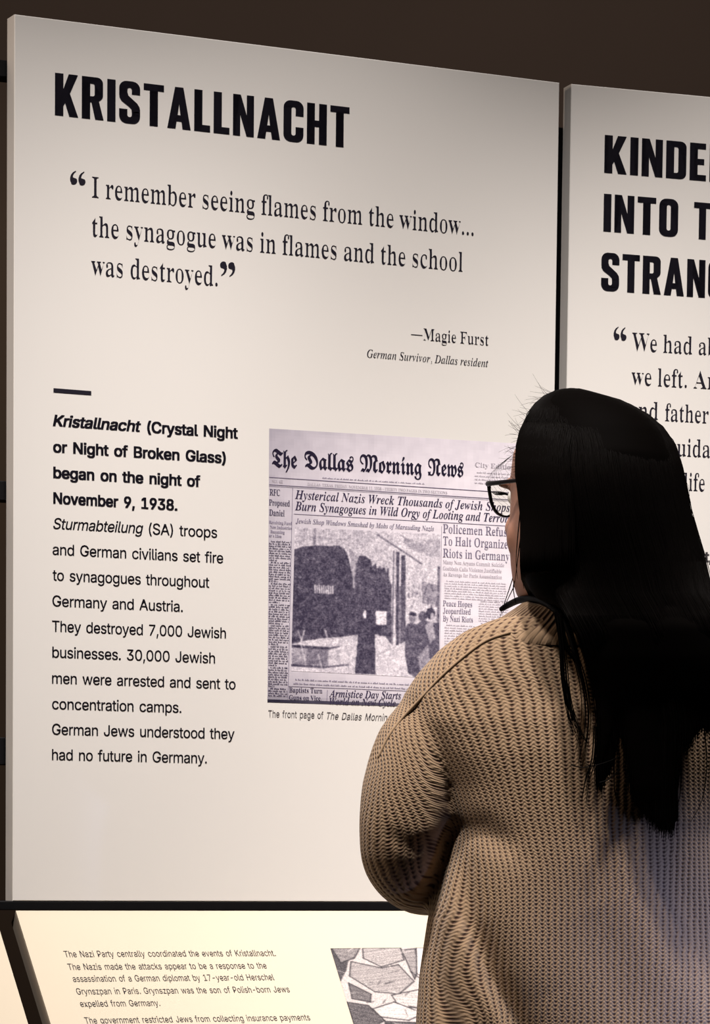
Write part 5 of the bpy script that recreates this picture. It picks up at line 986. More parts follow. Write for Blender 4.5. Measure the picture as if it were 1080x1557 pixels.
def tube(pts, rad, n=16, caps=True):
    """tapered limb with rounded ends through pts"""
    P = [np.array(p, float) for p in pts]; R = list(rad)
    if caps:
        d0 = P[0] - P[1]; d0 /= np.linalg.norm(d0); d1 = P[-1] - P[-2]; d1 /= np.linalg.norm(d1)
        P = [P[0] + d0 * R[0] * .95, P[0] + d0 * R[0] * .6] + P + [P[-1] + d1 * R[-1] * .6, P[-1] + d1 * R[-1] * .95]
        R = [R[0] * .3, R[0] * .8] + R + [R[-1] * .8, R[-1] * .3]
    rings = []; ref = None
    for i, p in enumerate(P):
        t = P[min(i + 1, len(P) - 1)] - P[max(i - 1, 0)]; t /= np.linalg.norm(t)
        if ref is None:
            ref = np.cross(t, [0.1, 0.2, 1.0]); 
        ref = ref - t * np.dot(ref, t); ref /= np.linalg.norm(ref)
        b = np.cross(t, ref)
        rings.append([p + R[i] * (math.cos(a) * ref + math.sin(a) * b) for a in np.arange(n) * 2 * math.pi / n])
    return loft(rings)

def smooth_path(pts, rad, k=4):
    """Catmull-Rom subdivision of a limb path"""
    P = [np.array(p, float) for p in pts]; out = []; ro = []
    for i in range(len(P) - 1):
        p0 = P[max(i - 1, 0)]; p1 = P[i]; p2 = P[i + 1]; p3 = P[min(i + 2, len(P) - 1)]
        for j in range(k):
            t = j / k
            out.append(.5 * (2 * p1 + (p2 - p0) * t + (2 * p0 - 5 * p1 + 4 * p2 - p3) * t * t + (3 * p1 - p0 - 3 * p2 + p3) * t ** 3))
            ro.append(rad[i] * (1 - t) + rad[i + 1] * t)
    out.append(P[-1]); ro.append(rad[-1])
    return out, ro

def ellipsoid(c, ax, R=None, nu=20, nv=14):
    c = np.array(c, float); R = np.eye(3) if R is None else np.asarray(R)
    rings = []
    for i in range(nv):
        ph = math.pi * (i + .5) / nv
        rings.append([c + R @ np.array([ax[0] * math.sin(ph) * math.cos(a), ax[1] * math.sin(ph) * math.sin(a), -ax[2] * math.cos(ph)]) for a in np.arange(nu) * 2 * math.pi / nu])
    return loft(rings)

def fused(name, parts, voxel, mat, parent, smooth_it=6, origin=None, post=None):
    """closed shapes fused into one continuous skin"""
    V, Fc = merge(parts)
    tmp = mesh_obj('tmp', V, Fc, mat)
    md = tmp.modifiers.new('r', 'REMESH'); md.mode = 'VOXEL'; md.voxel_size = voxel; md.use_smooth_shade = True
    ms = tmp.modifiers.new('s', 'SMOOTH'); ms.factor = 0.5; ms.iterations = smooth_it
    dg = bpy.context.evaluated_depsgraph_get(); dg.update()
    me = bpy.data.meshes.new_from_object(tmp.evaluated_get(dg), depsgraph=dg)
    bpy.data.objects.remove(tmp)
    n = len(me.vertices); co = np.empty(n * 3, np.float32); me.vertices.foreach_get('co', co); co = co.reshape(-1, 3).astype(float)
    if post is not None: co = post(co, me)
    if origin is not None: co = co - np.asarray(origin)
    me.vertices.foreach_set('co', co.astype(np.float32).reshape(-1))
    me.materials.clear(); me.materials.append(mat); me.name = name
    me.polygons.foreach_set('use_smooth', [True] * len(me.polygons)); me.update()
    o = bpy.data.objects.new(name, me); COL.objects.link(o)
    if origin is not None: o.location = tuple(origin)
    if parent is not None:
        o.parent = parent; o.matrix_parent_inverse = Matrix.Translation(-Vector(world_loc(parent)))
    return o

M_SKIN = new_mat('skin', (0.31, 0.155, 0.105), 0.5, 0.3, noise=(0.28, 0.135, 0.09), noise_scale=30)
M_SKIN.node_tree.nodes['Principled BSDF'].inputs['Subsurface Weight'].default_value = 0.08
M_SKIN.node_tree.nodes['Principled BSDF'].inputs['Subsurface Radius'].default_value = (0.01, 0.004, 0.002)
M_HAIR = new_mat('black_hair', (0.0012, 0.0008, 0.0007), 0.55, 0.03)
M_TROUSER = new_mat('dark_denim', (0.02, 0.024, 0.04), 0.9, 0.2, noise=(0.03, 0.035, 0.055), noise_scale=400)
M_SHOE = new_mat('black_leather', (0.01, 0.01, 0.01), 0.5, 0.4)
M_SOLE = new_mat('white_rubber', (0.5, 0.5, 0.48), 0.7, 0.3)
M_CORD = new_mat('black_strap_fabric', (0.0015, 0.0017, 0.003), 0.5, 0.04)
M_GLASSFRAME = new_mat('dark_acetate', (0.003, 0.002, 0.003), 0.4, 0.08)

YB = 4.03                                # depth of the visitor's spine
YAW = math.radians(40)
HF = np.array([-math.sin(YAW), math.cos(YAW), 0]); HL = np.array([-math.cos(YAW), -math.sin(YAW), 0]); HU = UP
HC = W(872, 757, YB)                     # centre of the head
def hp(f, l, u): return HC + HF * f + HL * l + HU * u
HR = np.stack([HF, HL, HU], 1)

# the body: one skin from the crown to the ankles
def head_parts():
    out = []
    rings = []
    prof = [(-.124, .026, .032, .046), (-.116, .040, .050, .034), (-.100, .052, .066, .022), (-.080, .061, .077, .012), (-.055, .067, .084, .006),
            (-.030, .070, .089, .001), (.0, .0715, .0905, -.003), (.030, .073, .094, -.006), (.055, .071, .093, -.008), (.080, .062, .083, -.010),
            (.100, .049, .066, -.012), (.113, .031, .045, -.013), (.119, .012, .020, -.013)]
    for u, hw, hl, c in prof:
        rings.append([hp(c + hl * math.cos(a), hw * math.sin(a) * (1.0 if math.cos(a) < 0 else 1 - .10 * math.cos(a)), u) for a in np.arange(28) * 2 * math.pi / 28])
    out.append(loft(rings))
    E3 = lambda f, l, u, a, b, c: out.append(ellipsoid(hp(f, l, u), (a, b, c), HR, 14, 10))
    out.append(tube([hp(.086, 0, .012), hp(.098, 0, -.012), hp(.107, 0, -.030)], [.009, .010, .012], 10))
    for s in (-1, 1):
        E3(.096, .011 * s, -.034, .010, .008, .007)            # nostril wings
        E3(.083, .028 * s, .020, .010, .022, .006)             # brow
        E3(.044, .036 * s, -.046, .026, .024, .034)            # cheek
        E3(-.008, .074 * s, -.008, .018, .006, .030)           # ear
        E3(-.002, .079 * s, .004, .014, .005, .018)
    E3(.090, 0, -.061, .009, .022, .0055); E3(.088, 0, -.071, .009, .018, .006); E3(.072, 0, -.102, .018, .020, .016)
    return out

NECK0 = W(905, 965, YB - 0.005)
SH_L, EL_L, WR_L = W(672, 1085, 4.05), W(618, 1290, 4.02), W(800, 1322, 4.285)
SH_R, EL_R, WR_R = W(1118, 1085, 4.05), W(1170, 1290, 4.02), W(970, 1300, 4.31)
HIP = W(892, 1660, 4.05)
CB = HIP[0]
body_parts = head_parts()
body_parts.append(tube([HC + HF * -.02 + UP * -.07, (HC + NECK0) / 2 + UP * -.045 - HF * .01, NECK0 + UP * -.04], [.050, .050, .058], 20))
body_parts.append(tube([SH_L, (SH_L + SH_R) / 2 + UP * .02, SH_R], [.045, .07, .045], 16))
def tors(pxc, py, hw, hd, Y): 
    c = W(pxc, py, Y); return [c + np.array([hw * math.cos(a), hd * math.sin(a), 0]) for a in np.arange(24) * 2 * math.pi / 24]
body_parts.append(loft([tors(892, 1720, .165, .10, 4.06), tors(892, 1640, .17, .11, 4.05), tors(892, 1500, .135, .09, 4.05), tors(892, 1350, .14, .095, 4.05), tors(892, 1200, .155, .10, 4.05), tors(892, 1080, .165, .085, 4.045), tors(892, 1010, .11, .06, 4.04), tors(895, 960, .05, .045, 4.03)]))
for sh, el, md, m2, wr in ((SH_L, W(617, 1262, 4.03), W(634, 1328, 4.10), W(728, 1333, 4.25), WR_L), (SH_R, W(1171, 1262, 4.03), W(1150, 1322, 4.12), W(1050, 1310, 4.28), WR_R)):
    body_parts.append(tube([sh, el], [.044, .037], 16)); body_parts.append(tube([el, md, m2, wr], [.037, .034, .027, .023], 16))
# hands resting on the opposite forearms, fingers gently curled
def hand(wrist, d, up, side):
    d = np.array(d, float); d /= np.linalg.norm(d); up = np.array(up, float); up -= d * np.dot(up, d); up /= np.linalg.norm(up)
    out = np.cross(d, up) * side            # away from the belly
    R = np.stack([d, up, out], 1)
    body_parts.append(ellipsoid(wrist + d * .048, (.050, .038, .015), R, 16, 10))
    body_parts.append(tube([wrist - d * .01, wrist + d * .03], [.024, .024], 12))
    for i, (o_, L) in enumerate(((.029, .068), (.010, .076), (-.009, .071), (-.027, .056))):
        b = wrist + d * .078 + up * o_
        p1 = b + d * L * .42 - out * .006; p2 = p1 + d * L * .30 - out * .016; p3 = p2 + d * L * .14 - out * .018
        body_parts.append(tube([b - d * .015, b, p1, p2, p3], [.0088, .0090, .0083, .0075, .0066], 10))
    t0 = wrist + d * .022 + up * .028
    body_parts.append(tube([t0, t0 + d * .030 + up * .020, t0 + d * .052 + up * .024 - out * .008], [.0115, .0105, .0085], 10))
hand(WR_L, (1, .06, .15), UP, -1)
hand(WR_R, (-1, .05, -.1), UP, 1)
BF = np.array([-math.sin(.35), math.cos(.35), 0]); BR = np.array([math.cos(.35), math.sin(.35), 0])
ANK = []
for s in (-1, 1):
    hip = np.array([CB, 4.05, .84]) + BR * .085 * s; kn = np.array([CB, 4.05, .47]) + BR * .085 * s + BF * .015; an = np.array([CB, 4.05, .085]) + BR * .095 * s - BF * .01
    ANK.append(an)
    body_parts.append(tube([hip, (hip + kn) / 2, kn, kn * .6 + an * .4, an], [.085, .072, .053, .052, .036], 16))
    body_parts.append(tube([an + UP * -.03, an + BF * .05 + UP * -.05, an + BF * .13 + UP * -.062], [.033, .033, .022], 12))
ORG = np.array([CB, 4.05, 0.0])
person = fused('person', body_parts, 0.004, M_SKIN, None, 5, ORG)
tag(person, 'woman with long black hair in tan knit sweater, seen from behind reading the panels', 'person')

# ---- knitted sweater
ARC = 1 / 0.0085      # ribs per metre of depth along the flanks
def knit_material():
    m = bpy.data.materials.new('tan_rib_knit'); m.use_nodes = True
    nt = m.node_tree; L = nt.links; b = nt.nodes['Principled BSDF']
    b.inputs['Roughness'].default_value = 0.92; b.inputs['Specular IOR Level'].default_value = 0.12
    b.inputs['Sheen Weight'].default_value = 0.12; b.inputs['Sheen Roughness'].default_value = 0.6
    uv = nt.nodes.new('ShaderNodeUVMap'); uv.uv_map = 'knit'
    sep = nt.nodes.new('ShaderNodeSeparateXYZ'); 
    ns = nt.nodes.new('ShaderNodeTexNoise'); ns.inputs['Scale'].default_value = 0.35; ns.inputs['Detail'].default_value = 2
    L.new(uv.outputs['UV'], ns.inputs['Vector'])
    L.new(uv.outputs['UV'], sep.inputs[0])
    def mth(op, a, b_=None, c=None):
        n = nt.nodes.new('ShaderNodeMath'); n.operation = op
        for i, v in enumerate((a, b_, c)):
            if v is None: continue
            if isinstance(v, (int, float)): n.inputs[i].default_value = v
            else: L.new(v, n.inputs[i])
        return n.outputs[0]
    wob = mth('MULTIPLY', mth('SUBTRACT', ns.outputs['Fac'], 0.5), 0.5)
    u = mth('ADD', sep.outputs[0], wob); v = mth('ADD', sep.outputs[1], mth('MULTIPLY', wob, 1.5))
    fu = mth('ABSOLUTE', mth('SUBTRACT', mth('FRACT', u), 0.5))           # 0 mid groove .. 0.5 on the rib
    rib = mth('SMOOTH_MIN', mth('MULTIPLY', fu, 2.0), 0.85, 0.3)
    # stitches slope down to both sides of a rib (little V forms)
    vs = mth('ADD', v, mth('MULTIPLY', fu, -1.1))
    row = mth('ADD', mth('MULTIPLY', mth('COSINE', mth('MULTIPLY', vs, 2 * math.pi)), 0.5), 0.5)
    vg = mth('ADD', v, 0.1)
    rowg = mth('ADD', mth('MULTIPLY', mth('COSINE', mth('MULTIPLY', vg, 2 * math.pi)), 0.5), 0.5)
    groove = mth('SUBTRACT', 1.0, rib)
    h = mth('ADD', mth('MULTIPLY', rib, 0.75), mth('ADD', mth('MULTIPLY', mth('MULTIPLY', row, rib), 0.35), mth('MULTIPLY', mth('MULTIPLY', rowg, groove), 0.45)))
    fine = nt.nodes.new('ShaderNodeTexNoise'); fine.inputs['Scale'].default_value = 9; fine.inputs['Detail'].default_value = 3
    L.new(uv.outputs['UV'], fine.inputs['Vector'])
    h2 = mth('ADD', h, mth('MULTIPLY', fine.outputs['Fac'], 0.12))
    bp = nt.nodes.new('ShaderNodeBump'); bp.inputs['Strength'].default_value = 0.9; bp.inputs['Distance'].default_value = 0.0032
    L.new(h2, bp.inputs['Height']); L.new(bp.outputs['Normal'], b.inputs['Normal'])
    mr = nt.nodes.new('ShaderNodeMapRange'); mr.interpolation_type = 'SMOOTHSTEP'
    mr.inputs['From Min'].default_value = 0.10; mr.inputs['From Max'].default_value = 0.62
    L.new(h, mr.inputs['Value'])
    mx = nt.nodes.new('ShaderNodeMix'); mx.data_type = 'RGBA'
    mx.inputs[6].default_value = (0.060, 0.028, 0.018, 1); mx.inputs[7].default_value = (0.29, 0.198, 0.122, 1)  # low stitches darkened in colour: recess shade plus dark showing through the holes
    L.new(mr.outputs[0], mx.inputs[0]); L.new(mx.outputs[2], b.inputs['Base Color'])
    return m
M_KNIT = knit_material()

def flank(X): return -ARC * (X[:, 1] - 3.95) * np.tanh((CB - X[:, 0]) / 0.09)
def plate_fit(X, F_, lam=0.0006):
    # smooth thin-plate surface over the plan of the back (x, z)
    P = X[:, [0, 2]]; d = np.linalg.norm(P[:, None] - P[None], axis=2)
    n = len(P); K = np.where(d > 0, d * d * np.log(d + 1e-12), 0) + np.eye(n) * lam
    A = np.zeros((n + 3, n + 3)); A[:n, :n] = K; A[:n, n] = 1; A[:n, n + 1:] = P; A[n:, :n] = A[:n, n:].T
    w = np.linalg.solve(A, np.vstack([F_, np.zeros((3, F_.shape[1]))]))
    def f(Y):
        out = np.empty((len(Y), F_.shape[1]))
        for i in range(0, len(Y), 20000):
            x = Y[i:i + 20000][:, [0, 2]]; dd = np.linalg.norm(x[:, None] - P[None], axis=2)
            out[i:i + 20000] = np.where(dd > 0, dd * dd * np.log(dd + 1e-12), 0) @ w[:n] + w[n] + x @ w[n + 1:]
        return out
    return f
YK = 3.92       # depth of the back surface
ctrl = []
def cl(r_, s0, pts, Y=YK, s_list=None):
    """a traced rib: number r_, row number s at each traced point (from arc length when absent)"""
    P = [(x, y) for x, y in pts]
    # rows count downwards, 5.9 photo pixels each, zero where the trace passes s0
    acc = [0.0]
    for i in range(1, len(pts)): acc.append(acc[-1] + math.hypot(pts[i][0] - pts[i - 1][0], pts[i][1] - pts[i - 1][1]) / 5.9)
    z = acc[s0]
    for p, a in zip(P, acc): ctrl.append((p, r_, a - z))
cl(1.0, 3, [(632, 1078), (658, 1167), (706, 1240), (716, 1264), (716, 1330), (718, 1400), (724, 1557), (726, 1650)])
cl(9.2, 3, [(690, 1000), (722, 1080), (752, 1170), (774, 1262), (791, 1330), (792, 1400), (794, 1557), (796, 1650)])
cl(13.2, 3, [(760, 972), (788, 1060), (806, 1160), (820, 1262), (831, 1330), (832, 1400), (833, 1557), (833, 1650)])
cl(17.5, 2, [(835, 965), (858, 1100), (866, 1262), (874, 1400), (874, 1557), (874, 1650)])
cl(26.0, 2, [(940, 950), (955, 1100), (958, 1262), (960, 1400), (960, 1557), (960, 1650)])
cl(37.0, 2, [(1060, 960), (1066, 1100), (1068, 1262), (1070, 1400), (1070, 1557), (1070, 1650)])
cl(48.0, 2, [(1160, 1040), (1166, 1100), (1160, 1262), (1160, 1400), (1160, 1557), (1160, 1650)], 4.0)
cl(-3.0, 2, [(605, 1100), (619, 1180), (646, 1238), (664, 1266), (656, 1325)], 3.98)
cl(-7.0, 2, [(582, 1150), (584, 1195), (596, 1240), (610, 1275), (618, 1330)], 3.98)
cl(-11.5, 2, [(572, 1160), (560, 1200), (550, 1255), (550, 1310), (580, 1355), (622, 1398)], 4.01)
cl(-4.5, 0, [(652, 1400), (640, 1480), (634, 1557), (630, 1650)], 4.03)
for c_ in ctrl[-4:]: pass
for i in range(4): ctrl[-1 - i] = (ctrl[-1 - i][0], ctrl[-1 - i][1], ctrl[-1 - i][2] + (1400 - 1262) / 5.9)
KNIT_UV = {}
def ring(L_, R_, y, hd, Yc, n=48, pw=2.3):
    a_ = W(L_, y, Yc); b_ = W(R_, y, Yc); c = (a_ + b_) / 2; hw = (b_[0] - a_[0]) / 2
    out = []
    for t in np.arange(n) * 2 * math.pi / n:
        cs, sn = math.cos(t), math.sin(t)
        out.append(c + np.array([hw * math.copysign(abs(cs) ** (2 / pw), cs), hd * math.copysign(abs(sn) ** (2 / pw), sn), 0]))
    return out
sw = []
sw.append(loft([ring(*a) for a in (
    (640, 1150, 1690, .128, 4.055), (630, 1160, 1640, .131, 4.055), (632, 1158, 1557, .132, 4.05), (638, 1150, 1480, .131, 4.05), (650, 1140, 1400, .129, 4.05), (668, 1126, 1330, .126, 4.05),
    (684, 1115, 1270, .123, 4.05), (668, 1130, 1200, .121, 4.05), (640, 1150, 1150, .118, 4.05), (612, 1176, 1100, .110, 4.05), (612, 1176, 1062, .100, 4.05), (634, 1158, 1028, .090, 4.045),
    (668, 1122, 990, .078, 4.04), (706, 1080, 962, .068, 4.035), (750, 1045, 944, .058, 4.03), (785, 1015, 936, .048, 4.03))]))
def sleeve(px_pts):
    P = [W(x, y, Y) for x, y, Y, _ in px_pts]; R_ = [pxm(q[3]) for q in px_pts]
    p, r_ = smooth_path(P, R_); return tube(p, r_, 24)
sw.append(sleeve([(676, 1082, 4.05, 58), (640, 1140, 4.04, 70), (621, 1205, 4.03, 71), (614, 1265, 4.03, 68), (614, 1305, 4.045, 63), (634, 1334, 4.10, 56), (668, 1343, 4.17, 50), (730, 1332, 4.25, 44), (790, 1322, 4.285, 37)]))
sw.append(sleeve([(1112, 1082, 4.05, 58), (1150, 1140, 4.04, 70), (1168, 1205, 4.03, 71), (1174, 1265, 4.03, 68), (1172, 1305, 4.045, 63), (1150, 1330, 4.12, 56), (1110, 1325, 4.20, 50), (1050, 1308, 4.28, 44), (985, 1300, 4.305, 37)]))

def poly_dist(co, line):
    """distance in the x-z plane to a polyline given in photo pixels at the back surface, and signed side"""
    P = [W(x, y, YK) for x, y in line]; best = np.full(len(co), 9.0); side = np.zeros(len(co)); tt = np.zeros(len(co))
    for i in range(len(P) - 1):
        a = P[i][[0, 2]]; b = P[i + 1][[0, 2]]; d = b - a; X = co[:, [0, 2]] - a
        t = np.clip((X @ d) / (d @ d), 0, 1); q = X - t[:, None] * d; r_ = np.hypot(q[:, 0], q[:, 1])
        m = r_ < best; best[m] = r_[m]; side[m] = np.sign(d[0] * X[m, 1] - d[1] * X[m, 0]); tt[m] = (i + t[m]) / (len(P) - 1)
    return best, side, tt
def sweater_post(co, me):
    # rib and row numbers are worked out on the smooth shape, before the folds push it about
    from mathutils.bvhtree import BVHTree
    bv = BVHTree.FromPolygons(co.tolist(), [tuple(p.vertices) for p in me.polygons])
    X = []; F_ = []
    for (px, py), r_, s_ in ctrl:
        for sh in (0, 3, 6, 10, 16):          # step inwards if the sight line grazes past
            d = Vector(ray(px + sh if px < 800 else px - sh, py)); d.normalize()
            hit = bv.ray_cast(Vector(EYE), d)
            if hit[0] is not None: break
        if hit[0] is None: continue
        X.append(tuple(hit[0])); F_.append((r_, -s_))
    X = np.array(X); F_ = np.array(F_); F_[:, 0] -= flank(X)
    g = plate_fit(X, F_)(co); g[:, 0] += flank(co); KNIT_UV['uv'] = g
    back = np.clip((4.06 - co[:, 1]) / 0.05, 0, 1)
    dy = np.zeros(len(co))
    def fold(line, depth, width, asym=0.0):
        nonlocal dy
        d, s_, t = poly_dist(co, line)
        e = np.sin(np.clip(t, 0.02, .98) * math.pi) ** .5
        dy += depth * np.exp(-(d / width) ** 2) * e * back + asym * s_ * d / width * np.exp(-(d / (1.6 * width)) ** 2) * e * back
    fold([(690, 1262), (672, 1330), (655, 1395), (645, 1450)], 0.020, .011)
    fold([(700, 1270), (716, 1400), (748, 1490), (790, 1570), (810, 1640)], 0.017, .013, .009)
    fold([(668, 1400), (672, 1480), (690, 1560), (700, 1640)], 0.012, .012, -.005)
    fold([(650, 1420), (655, 1500), (655, 1640)], 0.007, .010)
    fold([(740, 1280), (775, 1400), (830, 1520)], -0.005, .030)
    fold([(690, 1262), (740, 1262), (790, 1300)], 0.008, .016)
    fold([(585, 1262), (630, 1290), (690, 1268)], 0.003, .010)
    fold([(850, 985), (880, 1060), (890, 1160)], 0.005, .014)
    fold([(780, 985), (800, 1060), (815, 1160)], -0.003, .018)
    fold([(1000, 1250), (1020, 1350), (1070, 1450), (1120, 1540)], 0.012, .03, .006)
    fold([(900, 1380), (930, 1460), (960, 1560)], 0.004, .03)
    co = co.copy(); co[:, 1] += dy
    return co
sweater = fused('sweater', sw, 0.0055, M_KNIT, person, 8, None, sweater_post)
me = sweater.data
n_ = len(me.vertices); co = np.empty(n_ * 3, np.float32); me.vertices.foreach_get('co', co)
uvv = KNIT_UV['uv']
uvl = me.uv_layers.new(name='knit')
li = np.empty(len(me.loops), np.int32); me.loops.foreach_get('vertex_index', li)
uvl.data.foreach_set('uv', uvv[li].astype(np.float32).reshape(-1))

def uv_loft(name, rings, uvs, mat, parent, close=True):
    n = len(rings[0]); V, Fc = loft(rings, False)
    o = mesh_obj(name, V, Fc, mat, parent, True)
    ul = o.data.uv_layers.new(name='knit'); out = []
    for i in range(len(rings) - 1):
        for j in range(n):
            for (a, b) in ((i, j), (i, j + 1), (i + 1, j + 1), (i + 1, j)):
                out.append((uvs[0] * b / n, uvs[1][a]))
    ul.data.foreach_set('uv', np.array(out, np.float32).reshape(-1))
    return o
# ribbed neckband: rises out of the yoke, rolls over at its top edge
cr = []
for (L_, R_, y, hd, Yc, dz) in ((706, 1068, 974, .070, 4.03, 0), (722, 1052, 962, .074, 4.03, 0), (742, 1036, 950, .068, 4.03, 0), (765, 1016, 938, .064, 4.03, 0), (783, 1000, 926, .060, 4.03, 0), (794, 990, 918, .058, 4.03, 0), (804, 981, 915, .055, 4.03, 0), (813, 972, 920, .052, 4.03, 0), (818, 966, 940, .050, 4.03, 0)):
    rr = ring(L_, R_, y, hd, Yc, 96, 2.0)
    cr.append([p + UP * (-.010 * max(0, -(p[1] - Yc) / hd) if True else 0) for p in rr])
uv_loft('neckband', cr, (72.0, [-.2, 0, .2, .4, .6, .8, 1.0, 1.2, 1.6]), M_KNIT, sweater)
# the raised seam along the shoulder
seam_px = [(576, 1150), (592, 1118), (612, 1092), (640, 1062), (672, 1028), (706, 998), (740, 974), (775, 962)]
def on_back(px, py, off=0.0):
    """where the sight line through a pixel first meets the sweater"""
    d = Vector(ray(px, py)); d.normalize()
    o_ = Vector(EYE) - sweater_origin
    ok, loc, nor, _i = sweater.ray_cast(o_, d)
    if not ok: return None
    return np.array(loc + sweater_origin - d * off)
sweater_origin = Vector((0, 0, 0))
bpy.context.view_layer.update()
sp = [q for q in (on_back(*p, off=0.0005) for p in seam_px) if q is not None]
if len(sp) > 2:
    p, r_ = smooth_path(sp, [.0019] * len(sp), 5)
    V, Fc = tube(p, r_, 8)
    so = mesh_obj('shoulder_seam', V, Fc, M_KNIT, sweater, True)
    ul = so.data.uv_layers.new(name='knit'); ul.data.foreach_set('uv', np.tile([0.02, 0.0], len(so.data.loops)).astype(np.float32))
# cuffs
def cuff(c, d, r0):
    d = np.array(d, float); d /= np.linalg.norm(d); a_ = np.cross(d, UP); a_ /= np.linalg.norm(a_); b_ = np.cross(d, a_)
    rings = [[c + d * t + (a_ * math.cos(q) + b_ * math.sin(q)) * rr for q in np.arange(32) * 2 * math.pi / 32] for t, rr in ((-.03, r0), (0, r0 * 1.02), (.028, r0 * .98), (.034, r0 * .93), (.030, r0 * .86))]
    uv_loft('cuff', rings, (24.0, [0, 4, 9, 10, 11]), M_KNIT, sweater)
cuff(WR_L + np.array([.010, 0, 0]), WR_L - EL_L, .034)
cuff(WR_R + np.array([-.010, 0, 0]), WR_R - EL_R, .034)

# ---- trousers and shoes
tr = [loft([[np.array([CB, 4.05, z]) + BR * hw * math.cos(a) + BF * hd * math.sin(a) for a in np.arange(28) * 2 * math.pi / 28] for z, hw, hd in ((.70, .155, .095), (.74, .165, .10), (.80, .160, .10), (.86, .148, .092), (.92, .13, .082))])]
for s, an in zip((-1, 1), ANK):
    hip = np.array([CB, 4.05, .82]) + BR * .088 * s; kn = np.array([CB, 4.05, .47]) + BR * .088 * s + BF * .015
    tr.append(tube([hip, (hip + kn) / 2, kn, kn * .5 + an * .5, an + UP * .03], [.084, .080, .066, .060, .050], 20))
fused('trousers', tr, 0.007, M_TROUSER, person, 4)
for an in ANK:
    parts = [tube([an - BF * .015 + UP * -.025, an + UP * -.035 + BF * .05, an + BF * .12 + UP * -.050, an + BF * .165 + UP * -.054], [.042, .040, .033, .026], 16)]
    sh = fused('shoe', parts, 0.006, M_SHOE, person, 3, None, lambda c, m: np.stack([c[:, 0], c[:, 1], np.maximum(c[:, 2], .016)], 1))
    rings = []
    for z in (0.0005, .018):
        rings.append([an * np.array([1, 1, 0]) + UP * z + BF * (.075 + .125 * math.cos(a)) + BR * (.042 - .006 * math.cos(a)) * math.sin(a) for a in np.arange(24) * 2 * math.pi / 24])
    mesh_obj('sole', *loft(rings), M_SOLE, sh)

# ---- dark cord round the neckline
def surf(px, py, Yd): return W(px, py, Yd)
cordp = [W(763, 926, 4.085), W(775, 919, 4.075), W(790, 912.5, 4.055), W(806, 911, 4.03), W(824, 914, 4.000), W(842, 924, 3.972), W(858, 942, 3.955), W(868, 966, 3.945), W(876, 995, 3.938), W(884, 1030, 3.93)]
p, r_ = smooth_path(cordp, [.0032, .0040, .0045, .0048, .0050, .0050, .0045, .004, .0035, .002], 4)
mesh_obj('neck_strap', *tube(p, r_, 8), M_CORD, person, True)

# ---- hair
def interp(tab, y): return np.interp(y, [t[0] for t in tab], [t[1] for t in tab])
HLt = [(590, 862), (594, 845), (600, 831), (609, 820), (622, 809), (640, 799), (658, 791), (680, 786), (718, 785), (743, 789), (785, 793), (841, 793), (877, 793), (898, 801), (912, 812)]
HRt = [(590, 876), (594, 893), (599, 911), (609, 946), (627, 981), (648, 1006), (673, 1024), (701, 1034), (743, 1043), (789, 1052), (831, 1066), (898, 1080), (930, 1098), (960, 1110), (1000, 1125), (1050, 1140), (1100, 1150), (1300, 1150)]
BLt = [(590, 862), (640, 805), (720, 800), (800, 815), (860, 832), (900, 845), (926, 859), (958, 878), (1000, 892), (1050, 904), (1100, 909), (1190, 906), (1300, 906)]
def hair_depth(y):      # centre depth and half depth of the hair at a height in the photo
    return np.interp(y, [590, 610, 640, 700, 760, 830, 900], [4.02, 4.015, 4.01, 4.0, 3.995, 3.985, 3.97]), np.interp(y, [590, 600, 620, 650, 700, 760, 830, 900], [.012, .045, .075, .098, .113, .116, .105, .085])
rings = []
YL = [591, 594, 599, 606, 616, 628, 642, 660, 680, 700, 725, 750, 775, 800, 825, 850, 875, 895, 910]
for y in YL:
    L_ = interp(HLt, y) + 4; R_ = interp(HRt, y) - 5; Yc, hd = hair_depth(y); hd -= .004
    rr = ring(L_, R_, y, hd, Yc, 56, 2.0); o_ = []
    for p in rr:
        v = p - HC; f = np.dot(v, HF); l = np.dot(v, HL); u = v[2]
        # leave the face open below the hairline
        ang = math.degrees(math.atan2(l, f))
        if u < .055 and f > 0.0:
            wgt = max(0.0, min(1.0, (42 - abs(ang)) / 12)) * min(1.0, (.055 - u) / .02)
            rad = math.hypot(f, l); tgt = .045
            k_ = 1 + (tgt / rad - 1) * wgt if rad > tgt else 1
            p = HC + HF * f * k_ + HL * l * k_ + UP * u
        o_.append(p)
    rings.append(o_)
for y, L_, R_, yc, th in ((925, 852, 1092, 3.925, .052), (955, 878, 1106, 3.902, .036), (1000, 893, 1124, 3.895, .026), (1050, 906, 1140, 3.896, .019), (1085, 908, 1147, 3.899, .014), (1106, 911, 1149, 3.902, .009)):
    rings.append(ring(L_, R_, y, th, yc, 56, 2.15))
hair_parts = [loft(rings)]
